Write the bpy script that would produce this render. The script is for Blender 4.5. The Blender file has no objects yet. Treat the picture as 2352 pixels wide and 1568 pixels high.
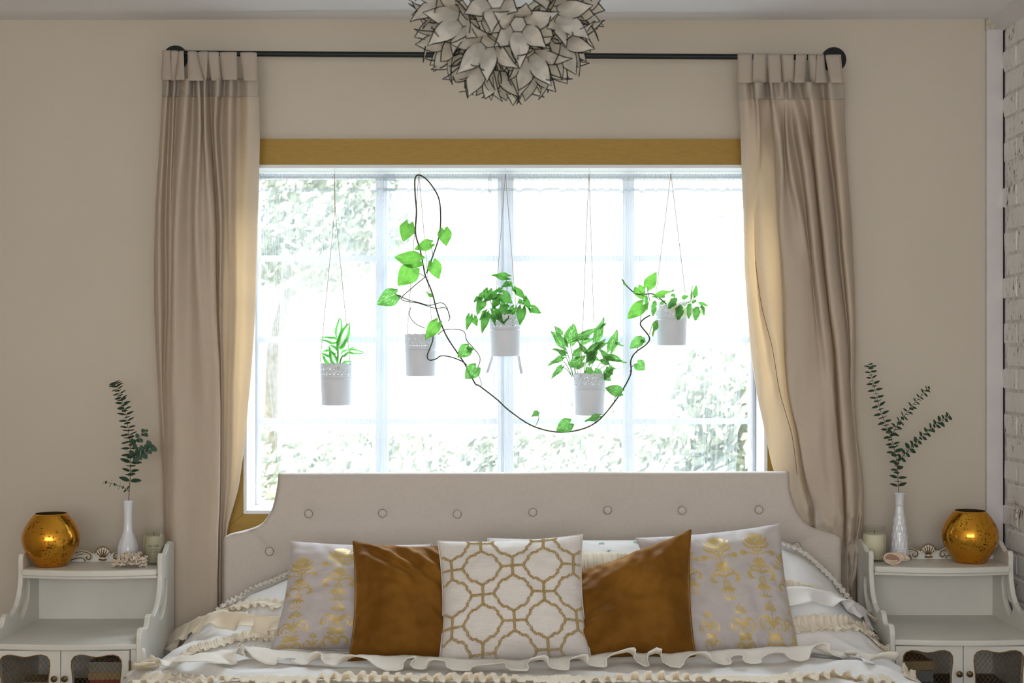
import bpy, bmesh, math, random
import numpy as np
from mathutils import Vector, Matrix, noise as mnoise
from mathutils.geometry import delaunay_2d_cdt
random.seed(7)
PI = math.pi
SC = bpy.context.scene
COL = SC.collection
# ------------------------------------------------------------------ camera, light, exposure
F = 3267.0; HY = 800.0; EYE = 1.5
cam = bpy.data.objects.new('camera', bpy.data.cameras.new('camera'))
COL.objects.link(cam)
cam.location = (0, 0, EYE); cam.rotation_euler = (PI/2, 0, 0)
cam.data.sensor_width = 36; cam.data.lens = 36*F/2352; cam.data.shift_y = 16/2352
cam.data.clip_start = 0.05; cam.data.clip_end = 200
cam.data.dof.use_dof = True; cam.data.dof.focus_distance = 4.4; cam.data.dof.aperture_fstop = 6.3
SC.camera = cam
SC.view_settings.view_transform = 'Standard'; SC.view_settings.look = 'None'
SC.view_settings.gamma = 1; SC.view_settings.exposure = 0.0
SC.cycles.use_denoising = True
SC.cycles.max_bounces = 7; SC.cycles.transparent_max_bounces = 20; SC.cycles.sample_clamp_indirect = 8
w = bpy.data.worlds.new('sky'); SC.world = w; w.use_nodes = True
nt = w.node_tree; bg = nt.nodes['Background']
tc = nt.nodes.new('ShaderNodeTexCoord'); sx = nt.nodes.new('ShaderNodeSeparateXYZ')
rp = nt.nodes.new('ShaderNodeValToRGB')
nt.links.new(tc.outputs['Generated'], sx.inputs[0]); nt.links.new(sx.outputs['Z'], rp.inputs[0]); nt.links.new(rp.outputs[0], bg.inputs[0])
rp.color_ramp.elements[0].position = 0.0; rp.color_ramp.elements[0].color = (1, 1, 1, 1)
rp.color_ramp.elements[1].position = 0.6; rp.color_ramp.elements[1].color = (0.80, 0.89, 1, 1)
bg.inputs['Strength'].default_value = 1.6
def area(name, loc, rot, sx_, sy_, power, col, portal=False):
    l = bpy.data.lights.new(name, 'AREA'); l.shape = 'RECTANGLE'; l.size = sx_; l.size_y = sy_
    l.energy = power; l.color = col
    if portal: l.cycles.is_portal = True
    o = bpy.data.objects.new(name, l); COL.objects.link(o); o.location = loc; o.rotation_euler = rot
    return o
# daylight by the rear window and the window in view, plus an added lamp
area('rear_window_daylight', (-0.3, -1.36, 1.55), (PI/2, 0, 0), 3.1, 1.45, 60, (0.975, 0.985, 1.0))
area('bed_window_portal', (-0.02, 5.02, 1.53), (-PI/2, 0, 0), 1.85, 1.25, 1, (1, 1, 1), portal=True)
area('added_sky_fill', (0.0, 6.6, 3.6), (-PI/2+0.62, 0, 0), 4.0, 1.6, 640, (0.82, 0.90, 1.0))  # added lamp outside, above the view, strengthens the window light on the bed
sun=bpy.data.lights.new('sun','SUN'); sun.energy=13; sun.angle=math.radians(1.5); sun.color=(1,.95,.86)
so=bpy.data.objects.new('sun',sun); COL.objects.link(so); so.location=(0,-5,8); so.rotation_euler=(math.radians(26),math.radians(-8),0)
# ------------------------------------------------------------------ helpers
def P(px, py, d):
    return Vector(((px-1176)/F*d, d, EYE-(py-HY)/F*d))
def X(px, d): return (px-1176)/F*d
def Z(py, d): return EYE-(py-HY)/F*d
def setp(o, label=None, cat=None, group=None, kind=None):
    if label: o['label'] = label
    if cat: o['category'] = cat
    if group: o['group'] = group
    if kind: o['kind'] = kind
    return o
def empty(name, loc=(0,0,0), label=None, cat=None, group=None, kind=None, parent=None):
    o = bpy.data.objects.new(name, None); COL.objects.link(o); o.location = loc; o.empty_display_size = 0.05
    if parent: o.parent = parent
    return setp(o, label, cat, group, kind)
def link(name, me, mats, parent=None, smooth=True, loc=None, **kw):
    """link a mesh in WORLD coordinates under a parent Empty that only has a location"""
    o = bpy.data.objects.new(name, me); COL.objects.link(o)
    if mats is not None:
        if not isinstance(mats, (list, tuple)): mats = [mats]
        if len(me.materials) == 0:
            for m in mats: me.materials.append(m)
    if smooth and len(me.polygons) and not me.polygons[0].use_smooth:
        me.polygons.foreach_set('use_smooth', [True]*len(me.polygons))
    if parent is not None:
        o.parent = parent
        pl = Vector((0,0,0)); q = parent
        while q is not None: pl += q.location; q = q.parent
        o.location = (Vector(loc) if loc is not None else Vector((0,0,0))) - pl
    elif loc is not None: o.location = loc
    return setp(o, **kw)
def pyd(verts, faces, matidx=None):
    me = bpy.data.meshes.new('m'); me.from_pydata([tuple(v) for v in verts], [], faces); me.update()
    if matidx is not None: me.polygons.foreach_set('material_index', matidx)
    return me
def bm2me(bm):
    me = bpy.data.meshes.new('m'); bmesh.ops.recalc_face_normals(bm, faces=bm.faces); bm.to_mesh(me); bm.free(); return me
def box(bm, x0, x1, y0, y1, z0, z1, bev=0.0, mi=0):
    r = bmesh.ops.create_cube(bm, size=1, matrix=Matrix.Translation(((x0+x1)/2, (y0+y1)/2, (z0+z1)/2)) @ Matrix.Diagonal((abs(x1-x0), abs(y1-y0), abs(z1-z0), 1)))
    vs = r['verts']; fs = set(f for v in vs for f in v.link_faces)
    for f in fs: f.material_index = mi
    if bev > 0:
        es = list(set(e for v in vs for e in v.link_edges))
        bmesh.ops.bevel(bm, geom=es, offset=bev, segments=2, profile=0.5, affect='EDGES')
def boxme(*a, **k):
    bm = bmesh.new(); box(bm, *a, **k); return bm2me(bm)
def lathe(profile, seg=40, center=(0,0,0)):
    """profile [(r,z)...] bottom to top"""
    V=[]; Fc=[]; n=len(profile)
    for (r,z) in profile:
        for k in range(seg):
            a=2*PI*k/seg; V.append((center[0]+r*math.cos(a), center[1]+r*math.sin(a), center[2]+z))
    for i in range(n-1):
        for k in range(seg):
            k2=(k+1)%seg; Fc.append((i*seg+k, i*seg+k2, (i+1)*seg+k2, (i+1)*seg+k))
    return V, Fc
def tube(pts, r, seg=6, closed=False, rfun=None):
    pts=[Vector(p) for p in pts]; n=len(pts); V=[]; Fc=[]
    up=Vector((0.13,0.21,1)).normalized(); prev=None
    for i,p in enumerate(pts):
        a=pts[(i-1)%n] if (closed or i>0) else p; b=pts[(i+1)%n] if (closed or i<n-1) else p
        t=(b-a); t = t.normalized() if t.length>1e-9 else Vector((0,0,1))
        if prev is None:
            nrm=t.cross(up); 
            if nrm.length<1e-3: nrm=t.cross(Vector((1,0,0)))
        else: nrm=prev-t*prev.dot(t)
        nrm.normalize(); prev=nrm; bn=t.cross(nrm)
        rr=r if rfun is None else r*rfun(i/(n-1))
        for k in range(seg):
            an=2*PI*k/seg; V.append(p+nrm*math.cos(an)*rr+bn*math.sin(an)*rr)
    m=n if closed else n-1
    for i in range(m):
        j=(i+1)%n
        for k in range(seg):
            k2=(k+1)%seg; Fc.append((i*seg+k,i*seg+k2,j*seg+k2,j*seg+k))
    if not closed:
        Fc.append(tuple(range(seg))[::-1]); Fc.append(tuple((n-1)*seg+k for k in range(seg)))
    return V,Fc
def merge(parts):
    V=[];Fc=[];MI=[]
    for it in parts:
        v,f=it[0],it[1]; mi=it[2] if len(it)>2 else 0
        o=len(V); V+=list(v); Fc+=[tuple(i+o for i in q) for q in f]; MI+=[mi]*len(f)
    return pyd(V,Fc,MI)
def catmull(pts, n):
    """resample a polyline smoothly, n points per span"""
    pts=[Vector(p) for p in pts]; out=[]
    for i in range(len(pts)-1):
        p0=pts[max(i-1,0)];p1=pts[i];p2=pts[i+1];p3=pts[min(i+2,len(pts)-1)]
        for k in range(n):
            t=k/n; out.append(0.5*((2*p1)+(p2-p0)*t+(2*p0-5*p1+4*p2-p3)*t*t+(3*p1-p0-3*p2+p3)*t**3))
    out.append(pts[-1]); return out
def extrude_poly(outer, holes, thick, bev=0.0):
    """2-D outlines -> flat solid in XY, thickness along Z (0..thick); returns V,F"""
    loops=[outer]+list(holes); vs=[]; es=[]
    for lp in loops:
        o=len(vs); vs+=[Vector((p[0],p[1])) for p in lp]; n=len(lp); es+=[(o+i,o+(i+1)%n) for i in range(n)]
    r=delaunay_2d_cdt(vs,es,[],0,1e-7)
    def inside(pt,lp):
        c=False;n=len(lp);j=n-1
        for i in range(n):
            xi,yi=lp[i][0],lp[i][1];xj,yj=lp[j][0],lp[j][1]
            if (yi>pt[1])!=(yj>pt[1]) and pt[0]<(xj-xi)*(pt[1]-yi)/(yj-yi)+xi: c=not c
            j=i
        return c
    v2=r[0]; tris=[]
    for f in r[2]:
        c=sum((v2[i] for i in f),Vector((0,0)))/len(f)
        if inside(c,outer) and not any(inside(c,h) for h in holes): tris.append(tuple(f))
    n=len(v2); V=[(p.x,p.y,0) for p in v2]+[(p.x,p.y,thick) for p in v2]; Fc=[]
    cnt={}
    for t in tris:
        a=(v2[t[1]]-v2[t[0]]); b=(v2[t[2]]-v2[t[0]])
        if a.x*b.y-a.y*b.x<0: t=t[::-1]
        Fc.append(t[::-1]); Fc.append(tuple(i+n for i in t))
        m=len(t)
        for i in range(m):
            cnt[(t[i],t[(i+1)%m])]=1
    for (a,b) in list(cnt):
        if (b,a) not in cnt: Fc.append((a,b,b+n,a+n))
    return V,Fc
def xf(vf, M):
    return [M@Vector(v) for v in vf[0]], vf[1]
# ------------------------------------------------------------------ materials
def lin(c):
    return tuple(((x/255)/12.92 if x/255<=0.04045 else ((x/255+0.055)/1.055)**2.4) for x in c)
def newmat(name):
    m=bpy.data.materials.new(name); m.use_nodes=True; nt=m.node_tree
    b=nt.nodes['Principled BSDF']; return m,nt,b
def mat(name, rgb, rough=0.6, metal=0.0, var=0.0, vscale=20, bump=0.0, bscale=200, spec=0.3, stretch=None, sheen=0, dark=None, coords='Object', transm=0, ior=1.45, coat=0):
    m,nt,b=newmat(name); c=lin(rgb)
    b.inputs['Base Color'].default_value=(*c,1); b.inputs['Roughness'].default_value=rough
    b.inputs['Metallic'].default_value=metal; b.inputs['Specular IOR Level'].default_value=spec
    if sheen: b.inputs['Sheen Weight'].default_value=sheen
    if transm: b.inputs['Transmission Weight'].default_value=transm; b.inputs['IOR'].default_value=ior
    if coat: b.inputs['Coat Weight'].default_value=coat
    tcn=nt.nodes.new('ShaderNodeTexCoord'); mp=nt.nodes.new('ShaderNodeMapping')
    nt.links.new(tcn.outputs[coords],mp.inputs[0])
    if stretch: mp.inputs['Scale'].default_value=stretch
    if var:
        n=nt.nodes.new('ShaderNodeTexNoise'); n.inputs['Scale'].default_value=vscale; n.inputs['Detail'].default_value=4
        nt.links.new(mp.outputs[0],n.inputs['Vector'])
        r=nt.nodes.new('ShaderNodeValToRGB'); r.color_ramp.elements[0].position=0.3; r.color_ramp.elements[1].position=0.7
        d=dark and lin(dark) or tuple(x*(1-var) for x in c)
        r.color_ramp.elements[0].color=(*d,1); r.color_ramp.elements[1].color=(*(tuple(min(1,x*(1+var*0.5)) for x in c) if not dark else c),1)
        nt.links.new(n.outputs[0],r.inputs[0]); nt.links.new(r.outputs[0],b.inputs['Base Color'])
    if bump:
        n2=nt.nodes.new('ShaderNodeTexNoise'); n2.inputs['Scale'].default_value=bscale; n2.inputs['Detail'].default_value=3
        nt.links.new(mp.outputs[0],n2.inputs['Vector'])
        bp=nt.nodes.new('ShaderNodeBump'); bp.inputs['Strength'].default_value=bump; bp.inputs['Distance'].default_value=0.002
        nt.links.new(n2.outputs[0],bp.inputs['Height']); nt.links.new(bp.outputs[0],b.inputs['Normal'])
    return m
def fabric(name, rgb, trans_rgb=None, trans=0.0, rough=0.9, weave=900, var=0.12, sheen=0.15, thin=0.0, slub=True):
    """woven cloth: fine warp and weft, optional light passing through it, optional open weave"""
    m,nt,b=newmat(name); c=lin(rgb); N=nt.nodes; L=nt.links
    b.inputs['Roughness'].default_value=rough; b.inputs['Sheen Weight'].default_value=sheen; b.inputs['Specular IOR Level'].default_value=0.15
    t=N.new('ShaderNodeTexCoord')
    def nz(scale, st):
        mp=N.new('ShaderNodeMapping'); mp.inputs['Scale'].default_value=st; L.new(t.outputs['Object'],mp.inputs[0])
        n=N.new('ShaderNodeTexNoise'); n.inputs['Scale'].default_value=scale; n.inputs['Detail'].default_value=2; L.new(mp.outputs[0],n.inputs['Vector']); return n
    a=nz(weave,(1,1,0.06)); d=nz(weave,(0.06,0.06,1))
    mx=N.new('ShaderNodeMath'); mx.operation='ADD'; L.new(a.outputs[0],mx.inputs[0]); L.new(d.outputs[0],mx.inputs[1])
    r=N.new('ShaderNodeValToRGB'); r.color_ramp.elements[0].position=0.35; r.color_ramp.elements[1].position=0.65
    hf=N.new('ShaderNodeMath'); hf.operation='MULTIPLY'; hf.inputs[1].default_value=0.5; L.new(mx.outputs[0],hf.inputs[0]); L.new(hf.outputs[0],r.inputs[0])
    r.color_ramp.elements[0].color=(*[x*(1-var) for x in c],1); r.color_ramp.elements[1].color=(*[min(1,x*(1+var)) for x in c],1)
    L.new(r.outputs[0],b.inputs['Base Color'])
    bp=N.new('ShaderNodeBump'); bp.inputs['Strength'].default_value=0.25; bp.inputs['Distance'].default_value=0.001; L.new(mx.outputs[0],bp.inputs['Height']); L.new(bp.outputs[0],b.inputs['Normal'])
    out=N['Material Output']; cur=b.outputs[0]
    if trans>0:
        tr=N.new('ShaderNodeBsdfTranslucent'); tr.inputs[0].default_value=(*lin(trans_rgb or rgb),1)
        ms=N.new('ShaderNodeMixShader'); ms.inputs[0].default_value=trans; L.new(cur,ms.inputs[1]); L.new(tr.outputs[0],ms.inputs[2]); cur=ms.outputs[0]
    if thin>0:
        tp=N.new('ShaderNodeBsdfTransparent'); ms=N.new('ShaderNodeMixShader'); ms.inputs[0].default_value=thin; L.new(cur,ms.inputs[1]); L.new(tp.outputs[0],ms.inputs[2]); cur=ms.outputs[0]
    L.new(cur,out.inputs[0]); return m
M={}
M['wall']=mat('wall_paint',(207,198,183),0.85,var=0.04,vscale=1.5,bump=0.25,bscale=260,spec=0.2)
M['ceiling']=mat('ceiling_paint',(232,232,234),0.9,bump=0.1,bscale=120)
M['white']=mat('white_gloss_paint',(232,234,238),0.35,var=0.03,vscale=6,spec=0.5)
M['trimwhite']=mat('white_trim_paint',(216,213,214),0.5,var=0.04,vscale=15,bump=0.1,bscale=60)
M['gold_paint']=mat('gold_casing_paint',(160,128,60),0.42,metal=0.25,var=0.12,vscale=30,stretch=(1,1,8),bump=0.1,bscale=300)
M['floor']=mat('floor_wood',(196,172,140),0.45,var=0.35,vscale=6,stretch=(8,1,1))
M['black']=mat('black_metal',(34,38,38),0.4,metal=0.6,spec=0.5)
# ------------------------------------------------------------------ room shell
W=4.78; WO=4.98; CEIL=Z(43,W); XL=-2.3; XR=1.642; YB=-1.3; ST='structure'
ox0,ox1=X(562,W),X(1760,W); oz0,oz1=Z(1178,W),Z(380,W)          # bed window opening
link('floor',boxme(XL-.1,XR+.1,YB-.1,WO,-0.1,0),M['floor'],smooth=False,kind=ST,label='wooden bedroom floor')
bm=bmesh.new(); box(bm,XL-.1,XR+.1,YB-.1,WO,CEIL,CEIL+.1); link('ceiling',bm2me(bm),M['ceiling'],smooth=False,kind=ST,label='white plaster ceiling')
bm=bmesh.new()
box(bm,XL-.1,ox0,W,WO,0,CEIL); box(bm,ox1,XR+.1,W,WO,0,CEIL); box(bm,ox0,ox1,W,WO,0,oz0); box(bm,ox0,ox1,W,WO,oz1,CEIL)
link('wall_back',bm2me(bm),M['wall'],smooth=False,kind=ST,label='cream painted wall around the window')
link('wall_left',boxme(XL-.1,XL,YB-.1,WO,0,CEIL),M['wall'],smooth=False,kind=ST,label='cream painted side wall')
bm=bmesh.new()
box(bm,XL-.1,-1.9,YB-.12,YB,0,CEIL); box(bm,1.3,XR+.1,YB-.12,YB,0,CEIL); box(bm,-1.9,1.3,YB-.12,YB,0,.78); box(bm,-1.9,1.3,YB-.12,YB,2.32,CEIL)
link('wall_rear',bm2me(bm),M['wall'],smooth=False,kind=ST,label='cream wall behind the camera')
wr=empty('window_2',(0,YB-.06,0.78),kind=ST,label='white framed window behind the camera')
bm=bmesh.new()
for a in ((-1.9,-1.85,.78,2.32),(1.25,1.3,.78,2.32),(-1.9,1.3,.78,.83),(-1.9,1.3,2.27,2.32),(-.33,-.27,.83,2.27)): box(bm,a[0],a[1],YB-.05,YB-.01,a[2],a[3])
link('window_frame',bm2me(bm),M['white'],wr,smooth=False)
# soft plaster swelling of the ceiling that runs along the wall
cv=[(4.40,0),(4.50,.0015),(4.56,.004),(4.60,.012),(4.64,.014),(4.70,.010),(W,.004)]
V=[];Fc=[];nx=40
for i,(y,dz) in enumerate(cv):
    for k in range(nx+1):
        x=XL+(XR-XL)*k/nx; V.append((x,y,CEIL-dz*(.75+.25*math.sin(x*3.1+y*4))))
for i in range(len(cv)-1):
    for k in range(nx): a=i*(nx+1)+k; Fc.append((a,a+1,a+nx+2,a+nx+1))
link('trim_5',pyd(V,Fc),M['ceiling'],kind=ST,label='uneven plaster strip of ceiling along the wall')
# brick wall on the right: mortar body and separate painted bricks
def brick_mat():
    m,nt,b=newmat('painted_brick'); N=nt.nodes;L=nt.links
    t=N.new('ShaderNodeTexCoord'); g=N.new('ShaderNodeNewGeometry')
    mp=N.new('ShaderNodeMapping'); mp.inputs['Scale'].default_value=(1,1.6,.7); L.new(g.outputs['Position'],mp.inputs[0])
    n=N.new('ShaderNodeTexNoise'); n.inputs['Scale'].default_value=38; n.inputs['Detail'].default_value=8; n.inputs['Roughness'].default_value=.75; L.new(mp.outputs[0],n.inputs['Vector'])
    n2=N.new('ShaderNodeTexNoise'); n2.inputs['Scale'].default_value=6; n2.inputs['Detail'].default_value=3; L.new(g.outputs['Position'],n2.inputs['Vector'])
    ad=N.new('ShaderNodeMath'); ad.operation='MULTIPLY_ADD'; ad.inputs[1].default_value=.55; L.new(n2.outputs[0],ad.inputs[0]); L.new(n.outputs[0],ad.inputs[2])
    r=N.new('ShaderNodeValToRGB'); e=r.color_ramp.elements; e[0].position=.70; e[0].color=(*lin((236,234,231)),1)
    e[1].position=.97; e[1].color=(*lin((60,48,42)),1)
    for p,c in ((.885,(226,223,219)),(.915,(110,78,62))):
        q=e.new(p); q.color=(*lin(c),1)
    L.new(ad.outputs[0],r.inputs[0]); L.new(r.outputs[0],b.inputs['Base Color']); b.inputs['Roughness'].default_value=.75
    bp=N.new('ShaderNodeBump'); bp.inputs['Strength'].default_value=.45; bp.inputs['Distance'].default_value=.003; bp.invert=True; L.new(ad.outputs[0],bp.inputs['Height']); L.new(bp.outputs[0],b.inputs['Normal'])
    return m
M['brick']=brick_mat()
M['mortar']=mat('painted_mortar',(222,219,215),.9,var=.35,vscale=50,bump=.5,bscale=90)
wl=empty('wall_right',(XR,4.5,0),kind=ST,label='white painted brick wall with flaking paint')
link('mortar',boxme(XR+.004,XR+.12,YB-.1,WO,0,CEIL),M['mortar'],wl,smooth=False)
bvar=[]
for s in range(4):
    bm=bmesh.new(); box(bm,.0,.05,-.099,.099,-.0335,.0335,bev=.005)
    bmesh.ops.subdivide_edges(bm,edges=[e for e in bm.edges if e.calc_length()>.04],cuts=1)
    for v in bm.verts:
        q=mnoise.noise_vector(v.co*30+Vector((s*7,0,0))); v.co+=q*.0022
    me=bm2me(bm); me.materials.append(M['brick']); bvar.append(me)
k=0
for row in range(35):
    z=.04+row*.0755
    if z+.04>CEIL: break
    for j in range(6):
        y=W+.05-.1-(j+(row%2)*.5)*.209
        if y>W+.06: continue
        o=bpy.data.objects.new('brick',bvar[random.randrange(4)]); COL.objects.link(o); o.parent=wl
        o.location=(-.0+random.uniform(-.003,.003),y-4.5,z); o.rotation_euler=(random.uniform(-.01,.01),0,random.uniform(-.012,.012)); k+=1
bm=bmesh.new(); box(bm,XR+.0,XR+.02,YB,3.5,0,CEIL); link('painted_face',bm2me(bm),M['brick'],wl,smooth=False)
# white boards in the right corner
tx0,tx1=X(2262,W),X(2303,W)
link('trim_2',boxme(tx0,tx1-.004,W-.022,W,0,Z(70,W),bev=.003),M['trimwhite'],smooth=False,kind=ST,label='white vertical board in the corner beside the brick wall')
link('dark_gap',boxme(XR+.0005,XR+.02,W-.03,W,0,CEIL-.04),mat('dark_gap',(58,46,40),.95),wl,smooth=False)
V=[(tx0,YB,CEIL),(XR,YB,CEIL-.045),(XR,YB,CEIL)]; V+= [(x,W-.002,z) for x,y,z in V]
link('trim_3',pyd(V,[(0,1,4,3),(1,2,5,4),(2,0,3,5),(0,2,1),(3,4,5)]),M['trimwhite'],smooth=False,kind=ST,label='white sloping board where ceiling meets the brick wall')
M['putty']=mat('crumbly_putty',(196,190,172),.9,var=.3,vscale=120,bump=.8,bscale=160)
bm=bmesh.new(); box(bm,tx0-.001,tx1,W-.018,W,Z(70,W)-.001,CEIL-.004,bev=.002)
link('trim_4',bm2me(bm),M['putty'],smooth=False,kind=ST,label='crumbly putty joint above the corner board')
link('baseboard_back',boxme(XL,tx0,W-.018,W,0,.12,bev=.004),M['trimwhite'],smooth=False,kind=ST)
# ------------------------------------------------------------------ gold casing
tr=empty('trim_1',(X(1161,W),W,oz0),kind=ST,label='gold painted casing boards around the window')
cw=59*W/F; th=.02; g=.0006
def board(a,b,c,d):
    v,f=extrude_poly([a,b,c,d],[],th)
    V=[(p[0],W-p[2]+0.0,p[1]) for p in v]; me=pyd(V,f); link('casing_board',me,M['gold_paint'],tr,smooth=False)
xo0,xo1,zo0,zo1=ox0-cw,ox1+cw,oz0-cw*.9,oz1+cw
board((xo0+g,zo1),(xo1-g,zo1),(ox1-g,oz1),(ox0+g,oz1)); board((xo0+g,zo0),(xo1-g,zo0),(ox1-g,oz0),(ox0+g,oz0))
board((xo0,zo0+g),(ox0,oz0+g),(ox0,oz1-g),(xo0,zo1-g)); board((xo1,zo0+g),(ox1,oz0+g),(ox1,oz1-g),(xo1,zo1-g))
# ------------------------------------------------------------------ bed window
wn=empty('window_1',(X(1161,W),4.94,oz0),kind=ST,label='white multi-pane wooden window above the bed')
bm=bmesh.new(); t=.012
for a in ((ox0,ox0+t,oz0,oz1),(ox1-t,ox1,oz0,oz1),(ox0+t,ox1-t,oz0,oz0+t),(ox0+t,ox1-t,oz1-t,oz1)): box(bm,a[0],a[1],W-.026,WO,a[2],a[3],bev=.002)
link('jamb_lining',bm2me(bm),M['white'],wn,smooth=False)
D=4.92
gx=[(595,862),(890,1143),(1180,1430),(1457,1722)]; gz=[(410,586),(600,772),(787,961),(974,1152)]
bm=bmesh.new(); a=Z(393,D)+.01; b_=Z(1168,D)-.01
fx0,fx1=X(595,D),X(1722,D)
box(bm,ox0+t,fx0,D,D+.045,b_,a,bev=.003); box(bm,fx1,ox1-t,D,D+.045,b_,a,bev=.003)
box(bm,fx0,fx1,D,D+.045,Z(410,D),a,bev=.003); box(bm,fx0,fx1,D,D+.045,b_,Z(1152,D),bev=.003)
box(bm,X(1722,D),X(1728,D),D-.012,D,b_,a,bev=.002)
link('window_frame',bm2me(bm),M['white'],wn,smooth=False)
for (a0,a1,p) in ((862,890,0),(1143,1180,1),(1430,1457,0)):
    bm=bmesh.new(); box(bm,X(a0,D),X(a1,D),D,D+.045,Z(1152,D),Z(410,D),bev=.003)
    if p:
        c=(a0+a1)/2; box(bm,X(c-4,D),X(c+5,D),D-.012,D,Z(1152,D),Z(410,D),bev=.003); box(bm,X(a0+5,D),X(a0+9,D),D-.007,D,Z(1152,D),Z(410,D),bev=.002)
    else:
        c=(a0+a1)/2; box(bm,X(c+1,D),X(c+9,D),D-.009,D,Z(1152,D),Z(410,D),bev=.003)
    link('mullion',bm2me(bm),M['white'],wn,smooth=False)
gl=bpy.data.materials.new('window_glass'); gl.use_nodes=True; N=gl.node_tree.nodes; L=gl.node_tree.links; N.remove(N['Principled BSDF'])
tp=N.new('ShaderNodeBsdfTransparent'); tp.inputs[0].default_value=(.97,.985,.98,1); gs=N.new('ShaderNodeBsdfGlossy'); gs.inputs['Roughness'].default_value=.02; ms=N.new('ShaderNodeMixShader'); ms.inputs[0].default_value=.04
L.new(tp.outputs[0],ms.inputs[1]); L.new(gs.outputs[0],ms.inputs[2]); L.new(ms.outputs[0],N['Material Output'].inputs[0]); M['glass']=gl
for i,(a0,a1) in enumerate(gx):
    for (b0,b1) in zip(gz[:-1],gz[1:]):
        bm=bmesh.new(); box(bm,X(a0,D)-.0005,X(a1,D)+.0005,D+.007,D+.017,Z(b1[0],D),Z(b0[1],D)); link('muntin',bm2me(bm),M['white'],wn,smooth=False)
    for (b0,b1) in gz:
        link('pane',boxme(X(a0,D),X(a1,D),D+.0105,D+.0135,Z(b1,D),Z(b0,D)),M['glass'],wn,smooth=False)
# ------------------------------------------------------------------ outdoors
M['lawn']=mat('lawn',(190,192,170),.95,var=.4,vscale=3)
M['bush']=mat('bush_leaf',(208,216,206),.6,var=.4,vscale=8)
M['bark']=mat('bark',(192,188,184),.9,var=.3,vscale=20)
me=pyd([(-14,WO,-.6),(14,WO,-.6),(14,40,-.4),(-14,40,-.4),(-14,WO,-.7),(14,WO,-.7),(14,40,-.7),(-14,40,-.7)],[(0,1,2,3),(4,7,6,5),(0,4,5,1),(2,6,7,3),(1,5,6,2),(3,7,4,0)])
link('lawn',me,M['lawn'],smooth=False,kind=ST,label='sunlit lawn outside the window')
def foliage(cx,cy,cz,rx,ry,rz,n,s,seed):
    R=random.Random(seed); V=[];Fc=[]
    for i in range(int(n*2.1)):
        while True:
            u=Vector((R.uniform(-1,1),R.uniform(-1,1),R.uniform(-1,1)))
            if .2<u.length<1 and mnoise.noise(u*2.3+Vector((seed,0,0)))>-.15: break
        c=Vector((cx+u.x*rx,cy+u.y*ry,cz+u.z*rz)); a=Vector((R.gauss(0,1),R.gauss(0,1),R.gauss(0,1))).normalized(); b=a.orthogonal().normalized(); q=a.cross(b)
        ss=s*.68*R.uniform(.6,1.3); o=len(V); V+=[c-b*ss,c+q*ss*.5,c+b*ss,c-q*ss*.5]; Fc.append((o,o+1,o+2,o+3))
    return pyd(V,Fc)
for (nm,px,d,z0,z1,rw,n,lab) in (('shrub',1710,9.5,-.5,1.6,.8,1800,'tall green shrub outside the right end of the window'),
                            ('shrub',1120,11,-.5,.9,.55,1100,'low round shrub outside behind the middle mullion'),
                            ('shrub',1560,13,-.5,1.25,1.7,1500,'wide pale hedge bush outside the right half of window'),
                            ('shrub',720,12,-.5,1.0,1.6,1300,'wide low bush outside the lower left panes')):
    t_=empty(nm,(X(px,d),d,-.5),label=lab,cat='shrub',group='shrubs outside the window')
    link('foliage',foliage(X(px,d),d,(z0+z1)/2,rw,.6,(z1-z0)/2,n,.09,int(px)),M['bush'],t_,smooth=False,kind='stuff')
    v,f=tube([(X(px,d),d,-.55),(X(px,d)+.03,d,z0+.5*(z1-z0))],.04); link('stem',pyd(v,f),M['bark'],t_)
t_=empty('tree',(X(690,14),14,-.6),label='leafy tree outside seen through the upper left panes',cat='tree')
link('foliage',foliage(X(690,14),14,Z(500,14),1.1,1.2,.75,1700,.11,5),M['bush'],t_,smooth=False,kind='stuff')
v,f=tube([(X(600,14),14.3,-.6),(X(620,14),14.2,1.5),(X(690,14),14,2.6)],.09,rfun=lambda t:1.1-.6*t); link('trunk',pyd(v,f),M['bark'],t_)
t_=empty('tree',(X(1900,12),12,-.6),label='bare tree outside reaching a long branch across the right panes',cat='tree')
v,f=tube(catmull([(X(2100,12),12,-.6),(X(2060,12),12,1.6),(X(2000,12),12,3.6)],6),.12); link('trunk',pyd(v,f),M['bark'],t_)
a1=tube(catmull([P(2010,300,12),P(1760,430,12),P(1690,480,12),P(1610,510,12),P(1560,560,12),P(1480,590,12)],6),.035,rfun=lambda t:1.3-t)
a2=tube(catmull([P(1700,470,12),P(1660,420,12),P(1600,400,12)],6),.012,rfun=lambda t:1.3-t)
link('branch',merge([a1,a2]),M['bark'],t_)
# ------------------------------------------------------------------ draped cloth
def drape(rows, nu=5, nv=8, extra=None):
    """rows: list of (py, [(px,d),...]) -> smooth sheet; nu/nv subdivisions"""
    rows=sorted(rows,key=lambda r:r[0]); G=[[Vector((c[0],r[0],c[1])) for c in r[1]] for r in rows]
    G=[catmull(g,nu) for g in G]; n=len(G[0]); cols=[catmull([g[k] for g in G],nv) for k in range(n)]; m=len(cols[0])
    V=[];Fc=[]
    for k in range(n):
        for j in range(m):
            q=cols[k][j]; px,py,d=q
            if extra: px,py,d=extra(k/(n-1),j/(m-1),px,py,d)
            V.append(P(px,py,d))
    for k in range(n-1):
        for j in range(m-1):
            a=k*m+j; Fc.append((a,a+1,a+m+1,a+m))
    return V,Fc
def solidify(o,t,off=0):
    md=o.modifiers.new('thickness','SOLIDIFY'); md.thickness=t; md.offset=off; return o
M['linen']=fabric('linen_curtain',(222,214,202),(252,232,200),trans=.46,weave=900,var=.05)
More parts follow.
